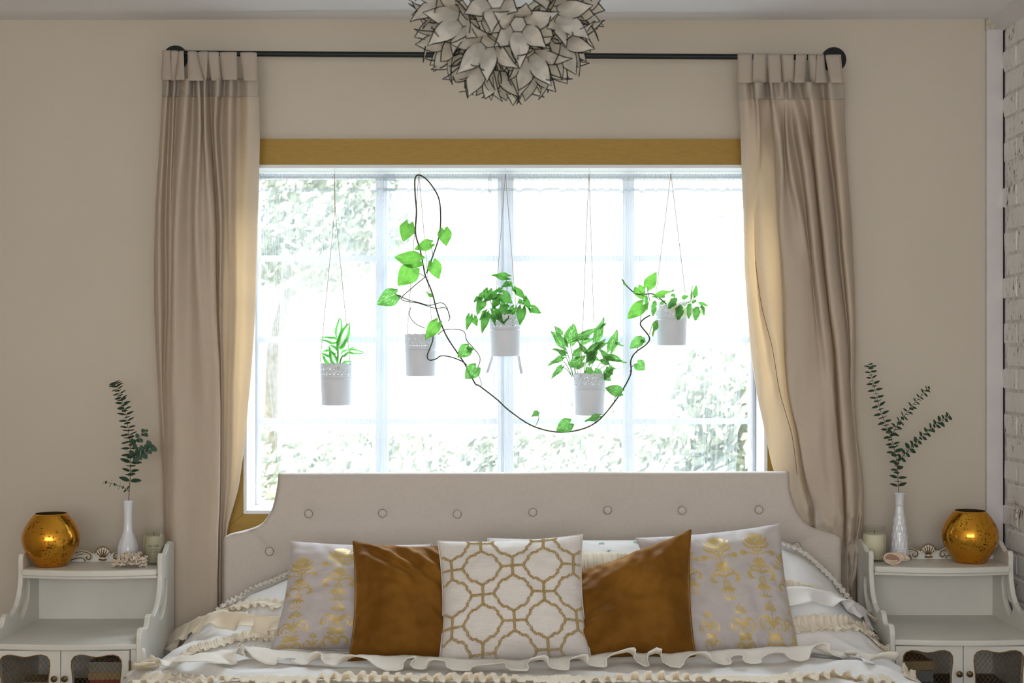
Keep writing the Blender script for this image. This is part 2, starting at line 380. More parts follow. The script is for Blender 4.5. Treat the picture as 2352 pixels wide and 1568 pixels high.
M['lining']=fabric('linen_tabs',(206,198,187),(245,222,190),trans=.36,weave=900,var=.05)
M['seam']=mat('seam_thread',(128,96,68),.9)
RD=4.665
yrow=[182,300,500,700,900,1100,1230,1400,1600,2600]
LC=[ # px per row, offsets per row
([374,369,357,355,364,374,377,378,378,378],[.03,.04,.05,.05,.05,.05,.05,.04,.04,.04]),
([385,377,366,366,371,378,380,381,381,381],[-.01,.0,.0,.0,.02,.02,.02,.01,.01,.01]),
([393,388,381,382,376,380,382,383,383,383],[.03,.04,.045,.04,.03,.0,.0,.0,.0,.0]),
([401,396,389,387,382,385,387,388,388,388],[-.015,-.01,.0,-.005,-.01,-.015,-.015,-.015,-.015,-.015]),
([410,403,396,392,390,391,391,392,392,392],[.02,.02,.0,-.015,-.03,-.03,-.03,-.03,-.03,-.03]),
([430,421,405,402,402,404,404,404,404,404],[-.045,-.05,-.05,-.045,-.045,-.045,-.045,-.045,-.045,-.045]),
([445,441,434,435,434,434,434,434,434,434],[.02,.02,.005,-.01,-.03,-.04,-.04,-.04,-.04,-.04]),
([455,458,450,456,468,472,472,472,472,472],[-.03,-.03,-.035,-.04,-.05,-.05,-.05,-.05,-.05,-.05]),
([463,465,466,474,485,488,486,486,486,486],[.01,.01,-.005,-.03,-.05,-.055,-.055,-.055,-.055,-.055]),
([470,471,482,488,498,499,496,494,493,493],[-.02,-.02,-.02,-.03,-.05,-.05,-.05,-.05,-.05,-.05]),
([478,482,493,496,505,505,501,498,497,497],[.02,.02,.0,-.01,-.03,-.03,-.03,-.03,-.03,-.03]),
([484,488,497,499,504,504,500,499,499,499],[.04,.04,.05,.05,.045,.05,.055,.06,.06,.06]),
([500,494,506,505,509,509,506,503,503,503],[-.03,-.02,-.01,.0,.02,.035,.045,.05,.05,.05]),
([516,508,516,512,515,515,510,508,508,508],[.03,.04,.03,.03,.035,.045,.055,.06,.06,.06]),
([530,527,527,528,524,521,512,511,511,511],[-.03,-.025,-.01,.0,.01,.03,.045,.05,.05,.05]),
([548,546,543,543,536,531,515,514,514,514],[.03,.035,.03,.03,.03,.045,.055,.06,.06,.06]),
([570,570,562,562,552,541,518,517,517,517],[-.02,-.02,-.005,.0,.01,.03,.045,.05,.05,.05]),
([594,597,592,587,573,551,521,520,520,520],[.01,.015,.02,.02,.02,.04,.05,.06,.06,.06]),
]
def build_rows(C,ys,base):
    return [(y,[(c[0][i],base+c[1][i]) for c in C]) for i,y in enumerate(ys)]
cl=empty('curtain',(X(450,RD),RD,0),label='beige linen tab top curtain left of the window, hanging straight',cat='curtain',group='linen curtains')
def creases(seed,amp):
    def f(u,v,px,py,d):
        n=mnoise.noise(Vector((px*.02,py*.006,seed))); n2=mnoise.noise(Vector((px*.07,py*.02,seed+5)))
        return px+n2*.7,py,d+(n*.008+n2*.003)*amp
    return f
yb=Z(0,1) # keep the hem just above the floor
def hem(V,z): return [Vector((v.x,v.y,max(v.z,z+.0))) for v in V]
v,f=drape(build_rows(LC,yrow,RD-.0),5,9,creases(1,1)); v=[Vector((a.x,a.y if a.z>.02 else a.y,a.z)) for a in v]
v=hem(v,.012)
o=link('drape',pyd(v,f),M['linen'],cl); solidify(o,.0012)
# header band
def header(C,base,y0,y1,parent,grow=.003,flip=None):
    rows=[(y0,[(c[0][0],base+c[1][0]-grow) for c in C]),((y0+y1)/2,[(c[0][0]*.5+c[0][1]*.5*1.0 if False else c[0][0],base+c[1][0]-grow) for c in C]),(y1,[(c[0][0]+(c[0][1]-c[0][0])*(y1-182)/118*.9,base+c[1][0]-grow) for c in C])]
    v,f=drape(rows,5,3); o=link('header_band',pyd(v,f),M['lining'],parent); solidify(o,.002)
header(LC,RD,180,222,cl)
def tab(parent,t0,t1,b0,b1,yt,yb_,d=RD,dep=.0,twist=0,rr=.0125):
    """one fabric loop over the rod"""
    pts=[]; n=10
    for k in range(n+1):  # over the rod
        a=PI*k/n; pts.append((t0,t1,yt+ (1-math.sin(a))*7, d-math.cos(a)*(rr)))
    prof=[]
    for s in range(5): u=s/5; prof.append((b0+(t0-b0)*u,b1+(t1-b1)*u,yb_+(yt+7-yb_)*u,d-rr-.003-dep*(1-u)*(1-u)))
    prof+=pts
    for s in range(1,6): u=1-s/5; prof.append((b0+(t0-b0)*u,b1+(t1-b1)*u,yb_+(yt+7-yb_)*u,d+rr+.003+.01*(1-u)))
    V=[];Fc=[];m=4
    for (x0,x1,y,dd) in prof:
        for k in range(m+1):
            u=k/m; bow=math.sin(PI*u)*.003+twist*(u-.5)*.02*(1 if y>yt+12 else .3); V.append(P(x0+(x1-x0)*u,y,dd-bow))
    for i in range(len(prof)-1):
        for k in range(m): a=i*(m+1)+k; Fc.append((a,a+1,a+m+2,a+m+1))
    o=link('tab',pyd(V,Fc),M['lining'],parent); solidify(o,.002)
for i,(a,b,c,e,tw) in enumerate([(373,392,371,394,.4),(393,411,394,410,-1),(410,422,402,424,.6),(431,453,432,468,-.5),(453,477,458,474,1),(477,503,486,508,-.3),(505,544,512,545,.2),(552,590,560,592,-.2)]):
    tab(cl,a,b,c,e,116+i*.5,183+(i%2)*2,dep=[.03,.01,.03,.03,.0,.01,.03,.02][i],twist=tw)
# right curtain
yr=[190,300,400,500,600,700,800,900,1000,1090,1160,1225,1300,1400,1600]
def RC_(xs,os): return (xs,os)
RC=[
([1694,1701,1704,1708,1710,1716,1724,1738,1759,1780,1822,1850,1860,1865,1865],[.01,.01,.02,.02,.02,.02,.02,.01,.01,.015,.03,.05,.06,.06,.06]),
([1712,1716,1715,1716,1720,1728,1740,1752,1772,1795,1828,1854,1862,1867,1867],[-.02,-.02,-.01,-.0,-.0,-.005,-.01,-.01,.0,.01,.03,.045,.06,.06,.06]),
([1727,1734,1733,1731,1734,1742,1756,1776,1802,1818,1838,1858,1864,1869,1869],[.01,-.02,-.01,.02,.03,.02,.015,.005,.0,.015,.03,.05,.06,.06,.06]),
([1735,1745,1743,1736,1738,1750,1774,1791,1819,1831,1846,1862,1867,1872,1872],[-.04,-.035,.0,.015,.01,.0,-.005,-.005,-.0,.01,.02,.04,.06,.06,.06]),
([1749,1749,1752,1752,1761,1771,1788,1800,1825,1838,1854,1867,1872,1876,1876],[-.03,.03,.01,.0,-.005,-.01,-.01,-.0,.005,.015,.02,.04,.06,.06,.06]),
([1762,1773,1778,1783,1791,1796,1801,1809,1832,1847,1861,1872,1878,1880,1880],[.03,-.0,.03,.04,.04,.04,.04,.03,.035,.05,.04,.05,.06,.06,.06]),
([1770,1779,1784,1788,1796,1802,1805,1812,1834,1849,1866,1874,1882,1884,1884],[-.03,-.03,.0,.01,.02,.01,.0,-.0,.0,.02,.03,.03,.06,.06,.06]),
([1780,1790,1797,1794,1801,1808,1810,1817,1837,1852,1873,1877,1886,1888,1888],[.0,-.04,-.04,-.04,-.035,-.035,-.04,-.04,-.04,-.04,-.03,-.03,.06,.06,.06]),
([1795,1800,1806,1818,1830,1840,1842,1845,1858,1870,1884,1888,1892,1894,1894],[-.02,.01,.0,-.02,-.04,-.045,-.05,-.05,-.05,-.05,-.05,-.045,.06,.06,.06]),
([1806,1807,1819,1840,1856,1864,1870,1875,1882,1888,1896,1898,1900,1902,1902],[-.0,-.03,-.045,-.04,-.02,-.025,-.04,-.05,-.055,-.055,-.055,-.05,.06,.06,.06]),
([1813,1820,1838,1851,1862,1872,1882,1892,1898,1902,1908,1909,1910,1911,1911],[-.04,.02,.02,.02,.01,.0,-.02,-.045,-.05,-.05,-.05,-.05,.06,.06,.06]),
([1824,1836,1850,1862,1872,1884,1896,1906,1912,1919,1922,1922,1922,1922,1922],[.01,-.04,-.045,-.045,-.045,-.04,-.04,-.045,-.05,-.05,-.05,-.045,.06,.06,.06]),
([1838,1852,1868,1878,1887,1899,1911,1915,1923,1932,1935,1935,1933,1932,1932],[.02,-.0,-.01,-.01,-.01,-.01,-.01,-.03,-.03,-.03,-.03,-.03,.06,.06,.06]),
([1849,1859,1870,1881,1891,1902,1914,1919,1926,1935,1939,1939,1939,1939,1939],[-.03,.03,.04,.04,.04,.04,.04,.04,.03,.03,.03,.02,.02,.03,.03]),
([1862,1869,1878,1888,1898,1908,1922,1929,1935,1942,1946,1943,1949,1944,1944],[-.045,-.045,-.045,-.045,-.045,-.045,-.045,-.04,-.04,-.03,-.03,.0,-.03,.0,.0]),
([1874,1888,1898,1908,1916,1928,1940,1944,1952,1958,1961,1953,1942,1955,1955],[.0,-.03,-.03,-.03,-.03,-.03,-.03,-.03,-.03,-.03,-.03,-.03,.02,-.02,-.02]),
([1890,1898,1912,1924,1931,1941,1950,1952,1962,1970,1971,1966,1960,1948,1948],[.03,.04,.04,.04,.04,.04,.04,.035,.03,.02,.02,.03,-.02,.03,.03]),
([1905,1914,1922,1932,1940,1948,1954,1955,1965,1974,1978,1970,1950,1960,1960],[-.02,-.04,-.035,-.03,-.02,-.0,.01,.03,.03,.03,.03,-.0,.02,-.02,-.02]),
([1925,1928,1936,1945,1952,1958,1961,1961,1967,1978,1982,1978,1966,1952,1952],[.0,-.03,-.03,-.02,-.01,.0,.02,.04,.04,.04,.04,.02,-.02,.03,.03]),
([1939,1941,1947,1955,1960,1964,1966,1964,1969,1981,1984,1983,1970,1966,1966],[.01,.03,.04,.05,.05,.06,.06,.06,.06,.06,.06,.05,.04,.04,.04]),
]
cr=empty('curtain',(X(1880,RD),RD,0),label='beige linen tab top curtain right of the window, bunched over the headboard shoulder',cat='curtain',group='linen curtains')
def crumple(u,v,px,py,d):
    px,py,d=creases(11,1.2)(u,v,px,py,d)
    k=max(0,min(1,(py-1130)/100))
    if k>0:
        n=mnoise.noise(Vector((px*.035,py*.03,3))); n2=mnoise.noise(Vector((px*.08,py*.07,9)))
        r=(1-abs(n))**2; d-=k*(r-.5)*.035+k*n2*.012; px+=k*n2*2
    return px,py,d
v,f=drape(build_rows(RC,yr,RD+.0),5,9,crumple); v=hem(v,.012)
o=link('drape',pyd(v,f),M['linen'],cr); solidify(o,.0012)
rows=[(188,[(c[0][0],RD+c[1][0]-.004) for c in RC]),(206,[(c[0][0]+(c[0][1]-c[0][0])*.13,RD+c[1][0]-.004) for c in RC]),(228,[(c[0][0]+(c[0][1]-c[0][0])*.32,RD+c[1][0]*.75+c[1][1]*.25-.004) for c in RC])]
v,f=drape(rows,5,3); o=link('header_band',pyd(v,f),M['lining'],cr); solidify(o,.002)
for i,(a,b,c,e,tw) in enumerate([(1694,1728,1695,1727,.2),(1730,1761,1728,1760,-.4),(1762,1793,1767,1795,.3),(1794,1823,1798,1824,.5),(1828,1853,1824,1849,-.6),(1856,1875,1860,1874,.8),(1876,1893,1874,1899,-.7),(1896,1932,1908,1937,.4)]):
    tab(cr,a,b,c,e,123+i*.4,190,dep=[.02,.005,.02,.0,.03,.0,.03,.03][i],twist=tw)
v,f=tube(catmull([P(1735,600,RD-.0),P(1749,700,RD-.012),P(1774,800,RD-.018),P(1791,900,RD-.018),P(1819,1000,RD-.012),P(1831,1090,RD-.002)],6),.0009); link('seam',pyd(v,f),M['seam'],cr)
# ------------------------------------------------------------------ curtain rod
rod=empty('curtain_rod',(X(1160,RD),RD,Z(127,RD)),label='black metal curtain rod with round wall plates above the window',cat='curtain rod')
ze=lambda px: Z(123.5+(px-590)*.0063,RD)
pts=[(X(400,W),W-.004,ze(400)),(X(396,RD),RD+.05,ze(390)),(X(395,RD),RD+.02,ze(390)),(X(398,RD),RD+.005,ze(392)),(X(406,RD),RD,ze(420)),(X(430,RD),RD,ze(430)),(X(450,RD),RD,ze(450)),(X(1160,RD),RD,ze(1160)),(X(1860,RD),RD,ze(1860)),(X(1880,RD),RD,ze(1880)),(X(1905,RD),RD,ze(1905)),(X(1917,RD),RD+.005,ze(1917)),(X(1922,RD),RD+.02,ze(1922)),(X(1920,RD),RD+.05,ze(1922)),(X(1915,W),W-.004,ze(1915))]
v,f=tube(catmull(pts,6),.0092,12); link('pole',pyd(v,f),M['black'],rod)
for px,py in ((403,133),(1915,137)):
    r=29*W/F; bm=bmesh.new(); bmesh.ops.create_cone(bm,cap_ends=True,segments=48,radius1=r,radius2=r*.94,depth=.008,matrix=Matrix.Translation((X(px,W),W-.004,Z(py,W)))@Matrix.Rotation(PI/2,4,'X'))
    bmesh.ops.create_cone(bm,cap_ends=True,segments=24,radius1=.013,radius2=.011,depth=.03,matrix=Matrix.Translation((X(px,W),W-.02,Z(py-2,W)))@Matrix.Rotation(PI/2,4,'X'))
    link('wall_plate',bm2me(bm),M['black'],rod,smooth=False)
# ------------------------------------------------------------------ sheers
def sheer_mat(name,thin,col):
    m=bpy.data.materials.new(name); m.use_nodes=True; N=m.node_tree.nodes; L=m.node_tree.links; N.remove(N['Principled BSDF'])
    d=N.new('ShaderNodeBsdfDiffuse'); d.inputs[0].default_value=(*col,1); t=N.new('ShaderNodeBsdfTranslucent'); t.inputs[0].default_value=(*col,1)
    a=N.new('ShaderNodeMixShader'); a.inputs[0].default_value=.5; L.new(d.outputs[0],a.inputs[1]); L.new(t.outputs[0],a.inputs[2])
    p=N.new('ShaderNodeBsdfTransparent'); b=N.new('ShaderNodeMixShader'); L.new(a.outputs[0],b.inputs[1]); L.new(p.outputs[0],b.inputs[2])
    lw=N.new('ShaderNodeLayerWeight'); lw.inputs['Blend'].default_value=.35; mr=N.new('ShaderNodeMapRange'); mr.inputs[3].default_value=thin; mr.inputs[4].default_value=thin*.45
    L.new(lw.outputs['Facing'],mr.inputs[0]); L.new(mr.outputs[0],b.inputs[0]); L.new(b.outputs[0],N['Material Output'].inputs[0]); return m
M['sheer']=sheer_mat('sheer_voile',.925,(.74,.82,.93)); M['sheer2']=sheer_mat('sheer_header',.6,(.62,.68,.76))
SD=4.868
def sheer(x0,x1,xb0,xb1,seed,label,n):
    t_=empty('sheer_curtain',(X((x0+x1)/2,SD),SD,Z(1140,SD)),label=label,cat='curtain',group='sheer curtains')
    R=random.Random(seed); V=[];Fc=[]; nu=n*4; nv=26; ph=[R.uniform(0,6.28) for _ in range(6)]
    ys=[404]+[404+ (1150-404)*(j/(nv-1)) for j in range(1,nv)]
    for k in range(nu+1):
        u=k/nu
        for j,y in enumerate(ys):
            v_=(y-404)/(1150-404); px=x0+(x1-x0)*u; pb=xb0+(xb1-xb0)*u
            px=px+(pb-px)*v_**1.6; fine=math.sin(u*n*2*PI+ph[0]+1.2*math.sin(u*9+ph[1])); wide=math.sin(u*n*.37*2*PI+ph[2]+v_)
            d=SD+.006*fine*(1-.55*v_)+.010*wide*v_
            V.append(P(px+1.2*wide*v_*3,y,d))
    m=len(ys)
    for k in range(nu):
        for j in range(m-1): a=k*m+j; Fc.append((a,a+1,a+m+1,a+m))
    link('sheer_panel',pyd(V,Fc),M['sheer'],t_)
    # ruffled header and stitched rod pocket
    V=[];Fc=[]
    for k in range(nu+1):
        u=k/nu; px=x0+(x1-x0)*u; w_=math.sin(u*n*2*PI+ph[0]+1.2*math.sin(u*9+ph[1]))
        for y,dd in ((399,-.004),(404,-.009),(411,-.009),(415,-.002)): V.append(P(px,y+(w_*1.2 if y==399 else 0),SD-.004+dd+.002*w_))
    for k in range(nu):
        for j in range(3): a=k*4+j; Fc.append((a,a+1,a+5,a+4))
    link('rod_pocket',pyd(V,Fc),M['sheer2'],t_)
    V=[];Fc=[]; step=0
    for k in range(nu+1):
        u=k/nu; px=x0+(x1-x0)*u; yy=434+3.5*mnoise.noise(Vector((px*.02,seed,0)))+ (2.2 if mnoise.noise(Vector((px*.06,seed+3,0)))>.1 else -1.5)
        for y in (yy,yy+5.5): V.append(P(px,y,SD-.0115))
    for k in range(nu): a=k*2; Fc.append((a,a+1,a+3,a+2))
    o=link('stitched_hem',pyd(V,Fc),M['sheer2'],t_); solidify(o,.0006)
    for e,b in ((x0,xb0),(x1,xb1)):
        v,f=tube([P(e+(b-e)*((y-404)/746)**1.6,y,SD) for y in range(404,1150,40)],.0011,4); link('side_hem',pyd(v,f),M['sheer2'],t_)
sheer(590,908,650,902,1,'sheer white voile curtain over the left pair of panes',44)
sheer(880,1128,872,1140,2,'sheer white voile curtain left of the middle mullion',34)
sheer(1122,1712,1146,1686,3,'wide sheer white voile curtain over the right half of the window',84)
sr=empty('tension_rod',(X(1160,SD),SD,Z(407,SD)),label='slim white tension rod carrying the sheer curtains at the window top',cat='curtain rod')
v,f=tube([(ox0+.012,SD+.002,Z(407,SD)),(ox1-.012,SD+.002,Z(407,SD))],.004,10); link('pole',pyd(v,f),M['white'],sr)
# ------------------------------------------------------------------ bed
M['hb']=fabric('headboard_linen',(200,190,180),weave=900,var=.06,sheen=.1)
M['button_f']=fabric('headboard_button_linen',(202,192,182),weave=900,var=.06)
M['rim']=mat('button_edge',(120,108,92),.6)
M['cotton']=fabric('duvet_cotton',(247,247,247),(255,240,205),trans=.18,weave=1500,var=.02,sheen=.05)
M['cream']=fabric('cream_ruffle_cotton',(243,236,220),(255,232,190),trans=.3,weave=1500,var=.03,sheen=.05)
M['flounce']=fabric('flounce_cotton',(246,244,238),(255,236,200),trans=.25,weave=1500,var=.02,sheen=.05)
M['mattress']=mat('mattress_white',(225,222,216),.9)
M['darkwood']=mat('bed_base_wood',(88,70,54),.6,var=.3,vscale=10)
HD=4.55; hx0=510; hx1=1936
bed=empty('bed',(X(1223,HD),4.0,0),label='bed with a tall beige linen button tufted headboard with scooped shoulders',cat='bed')
Lc=[(1088,637),(1110,635),(1130,632),(1150,628),(1170,622),(1190,610),(1200,602),(1208,592),(1214,580),(1219,565),(1223,550),(1227,532),(1231,518),(1236,511),(1245,510),(1700,510)]
Rc=[(1085,1815),(1110,1816),(1130,1818),(1150,1823),(1170,1830),(1190,1843),(1200,1851),(1208,1860),(1214,1869),(1219,1880),(1223,1892),(1227,1910),(1231,1926),(1236,1934),(1245,1936),(1700,1936)]
def itp(tab,y):
    if y<=tab[0][0]: return tab[0][1]
    for (a,b),(c,d) in zip(tab[:-1],tab[1:]):
        if y<=c: return b+(d-b)*(y-a)/(c-a)
    return tab[-1][1]
btn=[(708,1180),(878,1179),(1050,1181),(1224,1177),(1396,1172),(1567,1173),(1744,1171),(618,1267),(1831,1255),(790,1268),(964,1268),(1137,1266),(1310,1264),(1480,1262),(1660,1260)]
ys=[1088,1090,1094,1099,1105]+list(range(1111,1200,5))+list(range(1200,1246,3))+list(range(1250,1300,6))+list(range(1310,1720,20))
nu=230; V=[]
bd=[(X(a,HD),Z(b,HD)) for a,b in btn]
for y in ys:
    a=itp(Lc,y); b=itp(Rc,y); 
    for k in range(nu+1):
        u=k/nu; px=a+(b-a)*u; yy=y-3.0*u if y<1150 else y-3*u*max(0,(1250-y)/100)
        x=X(px,HD); z=Z(yy,HD)
        # distance to silhouette for a padded, rounded edge
        e=min((px-a),(b-px),(y-1086)*1.0+.4)
        # shoulder proximity
        for tab in (Lc,Rc):
            for (ty,tx) in tab[2:14]: e=min(e,math.hypot(px-tx,y-ty)+.5)
        e=e*HD/F; R_=.022
        y_=HD+ (R_-math.sqrt(max(0,R_*R_-(R_-min(e,R_))**2)))
        for (bx,bz) in bd:
            dx=x-bx;dz=z-bz; r2=dx*dx+dz*dz; y_+=.010*math.exp(-r2/(2*.022**2))
            if abs(dx)<.004 and abs(dz)<.17: y_+=.0012*(1-abs(dx)/.004)*(1-abs(dz)/.17)
        for (bx,bz,tx,tz) in ((bd[7][0],bd[7][1],X(580,HD),Z(1218,HD)),(bd[8][0],bd[8][1],X(1868,HD),Z(1214,HD)),(bd[8][0],bd[8][1],X(1885,HD),Z(1222,HD))):
            vx,vz=tx-bx,tz-bz; t=max(0,min(1,((x-bx)*vx+(z-bz)*vz)/(vx*vx+vz*vz))); q=math.hypot(x-bx-t*vx,z-bz-t*vz); y_+=.004*math.exp(-(q/.005)**2)
        y_+=.0015*mnoise.noise(Vector((x*7,0,z*7)))
        V.append((x,y_,z))
n=len(ys); Fc=[]
for i in range(n-1):
    for k in range(nu): a=i*(nu+1)+k; Fc.append((a,a+nu+1,a+nu+2,a+1))
o=len(V); ring=[k for k in range(nu+1)]+[i*(nu+1)+nu for i in range(1,n)]+[(n-1)*(nu+1)+k for k in range(nu-1,-1,-1)]+[i*(nu+1) for i in range(n-2,0,-1)]
for i in ring: V.append((V[i][0],4.603,V[i][2]))
m=len(ring)
for i in range(m): j=(i+1)%m; Fc.append((ring[i],ring[j],o+j,o+i))
hb=link('headboard',pyd(V,Fc),M['hb'],bed)
for i,(px,py) in enumerate(btn):
    x,z=bd[i]; r=8.3*HD/F; prof=[(r*1.08,0),(r*1.1,.002),(r,.0042),(r*.8,.0062),(r*.4,.0074),(.0001,.0078)]
    v,f=lathe(prof,24); v=[(x+a,HD+.0075-c,z+b) for a,b,c in v]
    v2,f2=tube([(x+r*1.1*math.cos(t*PI/12),HD+.0062,z+r*1.1*math.sin(t*PI/12)) for t in range(24)],.0011,5,closed=True)
    link('button',merge([(v,f,0),(v2,f2,1)]),[M['button_f'],M['rim']],hb)
link('mattress',boxme(X(545,HD)+.02,X(1905,HD)-.02,2.5,4.535,.28,.585,bev=.04),M['mattress'],bed)
bm=bmesh.new(); box(bm,X(540,HD)+.02,X(1910,HD)-.02,2.5,4.54,.12,.28,bev=.01)
for px in (-.8,.95):
    for y in (2.6,4.4): box(bm,px-.03,px+.03,y-.03,y+.03,0,.12)
link('bed_base',bm2me(bm),M['darkwood'],bed,smooth=False)
# ------------------------------------------------------------------ duvet as a draped surface
T1=[(-1.40,.30),(-1.25,.30),(-1.12,.44),(-1.0,.60),(-.90,.675),(-.80,.735),(-.69,.790),(-.55,.815),(-.4,.80),(0,.77),(.4,.80),(.65,.86),(.80,.882),(.84,.876),(.90,.85),(.98,.78),(1.04,.705),(1.12,.60),(1.22,.42),(1.36,.30),(1.5,.30)]
T2=[(-1.40,.28),(-1.28,.30),(-1.15,.46),(-1.07,.555),(-.97,.60),(-.8,.622),(-.5,.63),(0,.63),(.6,.63),(.9,.628),(1.04,.61),(1.14,.57),(1.23,.46),(1.36,.30),(1.5,.28)]
def sm(a,b,x): t=max(0,min(1,(x-a)/(b-a))); return t*t*(3-2*t)
def itx(tab,x):
    if x<=tab[0][0]: return tab[0][1]
    for i in range(len(tab)-1):
        if x<=tab[i+1][0]:
            t=(x-tab[i][0])/(tab[i+1][0]-tab[i][0]); p0=tab[max(i-1,0)][1];p1=tab[i][1];p2=tab[i+1][1];p3=tab[min(i+2,len(tab)-1)][1]
            return .5*((2*p1)+(p2-p0)*t+(2*p0-5*p1+4*p2-p3)*t*t+(3*p1-p0-3*p2+p3)*t**3)
    return tab[-1][1]
def duvet_h(x,y,wr=True):
    c_=1-sm(.42,.70,abs(x-.06)); k=sm(4.04+.22*c_,4.40+.06*c_,y)
    h=itx(T2,x)*(1-k)+itx(T1,x)*k
    if wr:
        s=sm(.55,1.0,abs(x-.06))*.55+.45
        q=mnoise.noise(Vector((x*2.2+y*1.5,y*5.5-x*1.2,1))); r=(1-abs(mnoise.noise(Vector((x*3.0-y*1.0,y*8+x*2.4,7)))))**4
        h+=(.020*q+.016*(r-.4)+.004*mnoise.noise(Vector((x*16,y*22,3)))+.003*mnoise.noise(Vector((x*34,y*40,5))))*s
        # long folds fanning out from the right hand cushion
        if x>.5: h+=.012*math.sin((y*1.0+x*.55)*22+1.5*math.sin(x*5))*sm(.6,.9,x)
        if x<-.5: h+=.010*math.sin((y*1.0-x*.6)*20+1.5*math.sin(x*6))*sm(.55,.9,-x)
    return h
nx_,ny_=300,170; dx0,dx1,dy0,dy1=-1.30,1.40,3.1,4.53; V=[];Fc=[]
for j in range(ny_+1):
    y=dy0+(dy1-dy0)*j/ny_
    for i in range(nx_+1):
        q_=sm(3.98,4.16,y); a_=dx0+(-1.083-dx0)*q_; b_2=dx1+(1.118-dx1)*q_; x=a_+(b_2-a_)*i/nx_; V.append((x,y,duvet_h(x,y)))
for j in range(ny_):
    for i in range(nx_): a=j*(nx_+1)+i; Fc.append((a,a+1,a+nx_+2,a+nx_+1))
dv=empty('duvet',(.05,3.9,.62),label='white cotton duvet with rows of cream ruffles spread over the bed',cat='duvet')
o=link('duvet_cover',pyd(V,Fc),M['cotton'],dv); solidify(o,.012,-1)
def hit(px,py):
    d=3.2; prev=None
    while d<4.56:
        p=P(px,py,d)
        if p.z<=duvet_h(p.x,p.y): return p
        d+=.004
    p=P(px,py,4.52); return p
def dn(x,y):
    e=.01; return Vector((-(duvet_h(x+e,y)-duvet_h(x-e,y))/(2*e),-(duvet_h(x,y+e)-duvet_h(x,y-e))/(2*e),1)).normalized()
def ruffle(path,width,amp,wl,sgn=1,mat_='cream',lift0=0,lift=.004,name='ruffle',seed=0,lean=.35,gather=True,pts3=None,both=0.0):
    base=pts3 or [hit(*p) for p in path]; base=catmull(base,14)
    L=[0]; 
    for a,b in zip(base[:-1],base[1:]): L.append(L[-1]+(b-a).length)
    tot=L[-1]; n=max(20,int(tot/ (wl/12)))
    res=[];j=0
    for i in range(n+1):
        s=tot*i/n
        while j<len(L)-2 and L[j+1]<s: j+=1
        t=(s-L[j])/max(1e-6,L[j+1]-L[j]); res.append(base[j].lerp(base[j+1],min(1,t)))
    V=[];Fc=[];m=7; ph=seed*1.7
    vv=[k/m for k in range(m+1)]
    if both: vv=[-both*(1-k/3) for k in range(3)]+vv
    for i,p in enumerate(res):
        tg=(res[min(i+1,n)]-res[max(i-1,0)]).normalized(); p=Vector(p); x,y=p.x,p.y
        nr=dn(x,y) if pts3 is None else Vector((0,-.6,.8)); sd=tg.cross(nr)*sgn; sd.normalize()
        s=tot*i/n; ph=s/wl*2*PI+3.6*mnoise.noise(Vector((s*6,seed,0))); aw=.75+1.1*mnoise.noise(Vector((s*4,seed+9,2)))
        fl=math.sin(ph); f2=math.cos(ph*1.0+.6)
        for v_ in vv:
            av=abs(v_); q=p+nr*lift+sd*(width*v_)
            if pts3 is None:
                h=duvet_h(q.x,q.y); q.z=max(h+lift,q.z-.02) if av>0 else q.z
            g=(.25+.75*av) if gather else av
            q=q+nr*(amp*aw*(fl*.5+.5)*g*(.4+av)+lift0*(1-av)**1.3+lean*width*av*.1)+tg*(-wl*.10*math.sin(2*ph+.8)*av+wl*.10*math.cos(ph*.37+seed)*av)+nr*(.0015*math.sin(ph*3.1)*g)
            V.append(q)
    mm=len(vv)
    for i in range(n):
        for k in range(mm-1): a=i*mm+k; Fc.append((a,a+1,a+mm+1,a+mm))
    o=link(name,pyd(V,Fc),M[mat_],dv); solidify(o,.0015); return o
# front: wide loose flounce then the gathered strip below it
ruffle([(345,1540),(450,1526),(560,1514),(640,1516),(740,1524),(860,1530),(960,1530),(1060,1536),(1200,1538),(1340,1530),(1420,1522),(1530,1524),(1660,1516),(1800,1508),(1920,1514),(2040,1530)],.075,.036,.115,seed=1,lift0=.022,lift=.006,mat_='flounce')
ruffle([(320,1566),(600,1564),(800,1566),(1000,1567),(1200,1567),(1400,1567),(1600,1566),(1800,1564),(2050,1568)],.045,.016,.034,seed=2,lift=.006,both=.6)
ruffle([(318,1556),(345,1530),(375,1500),(420,1465),(480,1438),(540,1425),(600,1430),(650,1432),(700,1430)],.06,.026,.11,seed=3,lift0=.03,lift=.008)
ruffle([(405,1520),(440,1500),(480,1485),(540,1470),(590,1462),(650,1470)],.025,.012,.024,seed=4,both=.8)
ruffle([(500,1415),(530,1398),(580,1385),(650,1392)],.03,.014,.03,seed=5,both=.5)
ruffle([(504,1408),(540,1385),(600,1356),(672,1325)],.018,.008,.016,seed=6,mat_='flounce',both=.9,lift=.012)
ruffle([(1795,1262),(1840,1276),(1880,1305),(1915,1343),(1945,1385)],.022,.010,.018,seed=7,mat_='flounce',both=.8,lift=.014)
ruffle([(1795,1345),(1850,1352),(1910,1368),(1955,1385),(1990,1420)],.022,.010,.020,seed=8,both=.8)
ruffle([(1800,1360),(1850,1362),(1910,1378),(1960,1398),(2000,1435)],.06,.026,.13,seed=9,lift0=.02,mat_='cotton')
ruffle([(1815,1442),(1870,1434),(1930,1434),(1980,1450),(2020,1470)],.028,.012,.022,seed=10,both=.9)
ruffle([(1990,1432),(2040,1455),(2080,1490),(2105,1530),(2115,1560)],.06,.026,.11,seed=11,lift0=.03,sgn=-1)
ruffle([(2000,1470),(2040,1500),(2070,1530),(2090,1562)],.02,.010,.018,seed=12,both=.9)
ruffle([(1800,1500),(1880,1505),(1960,1512),(2010,1528)],.04,.016,.13,seed=13,lean=.5,mat_='cotton')
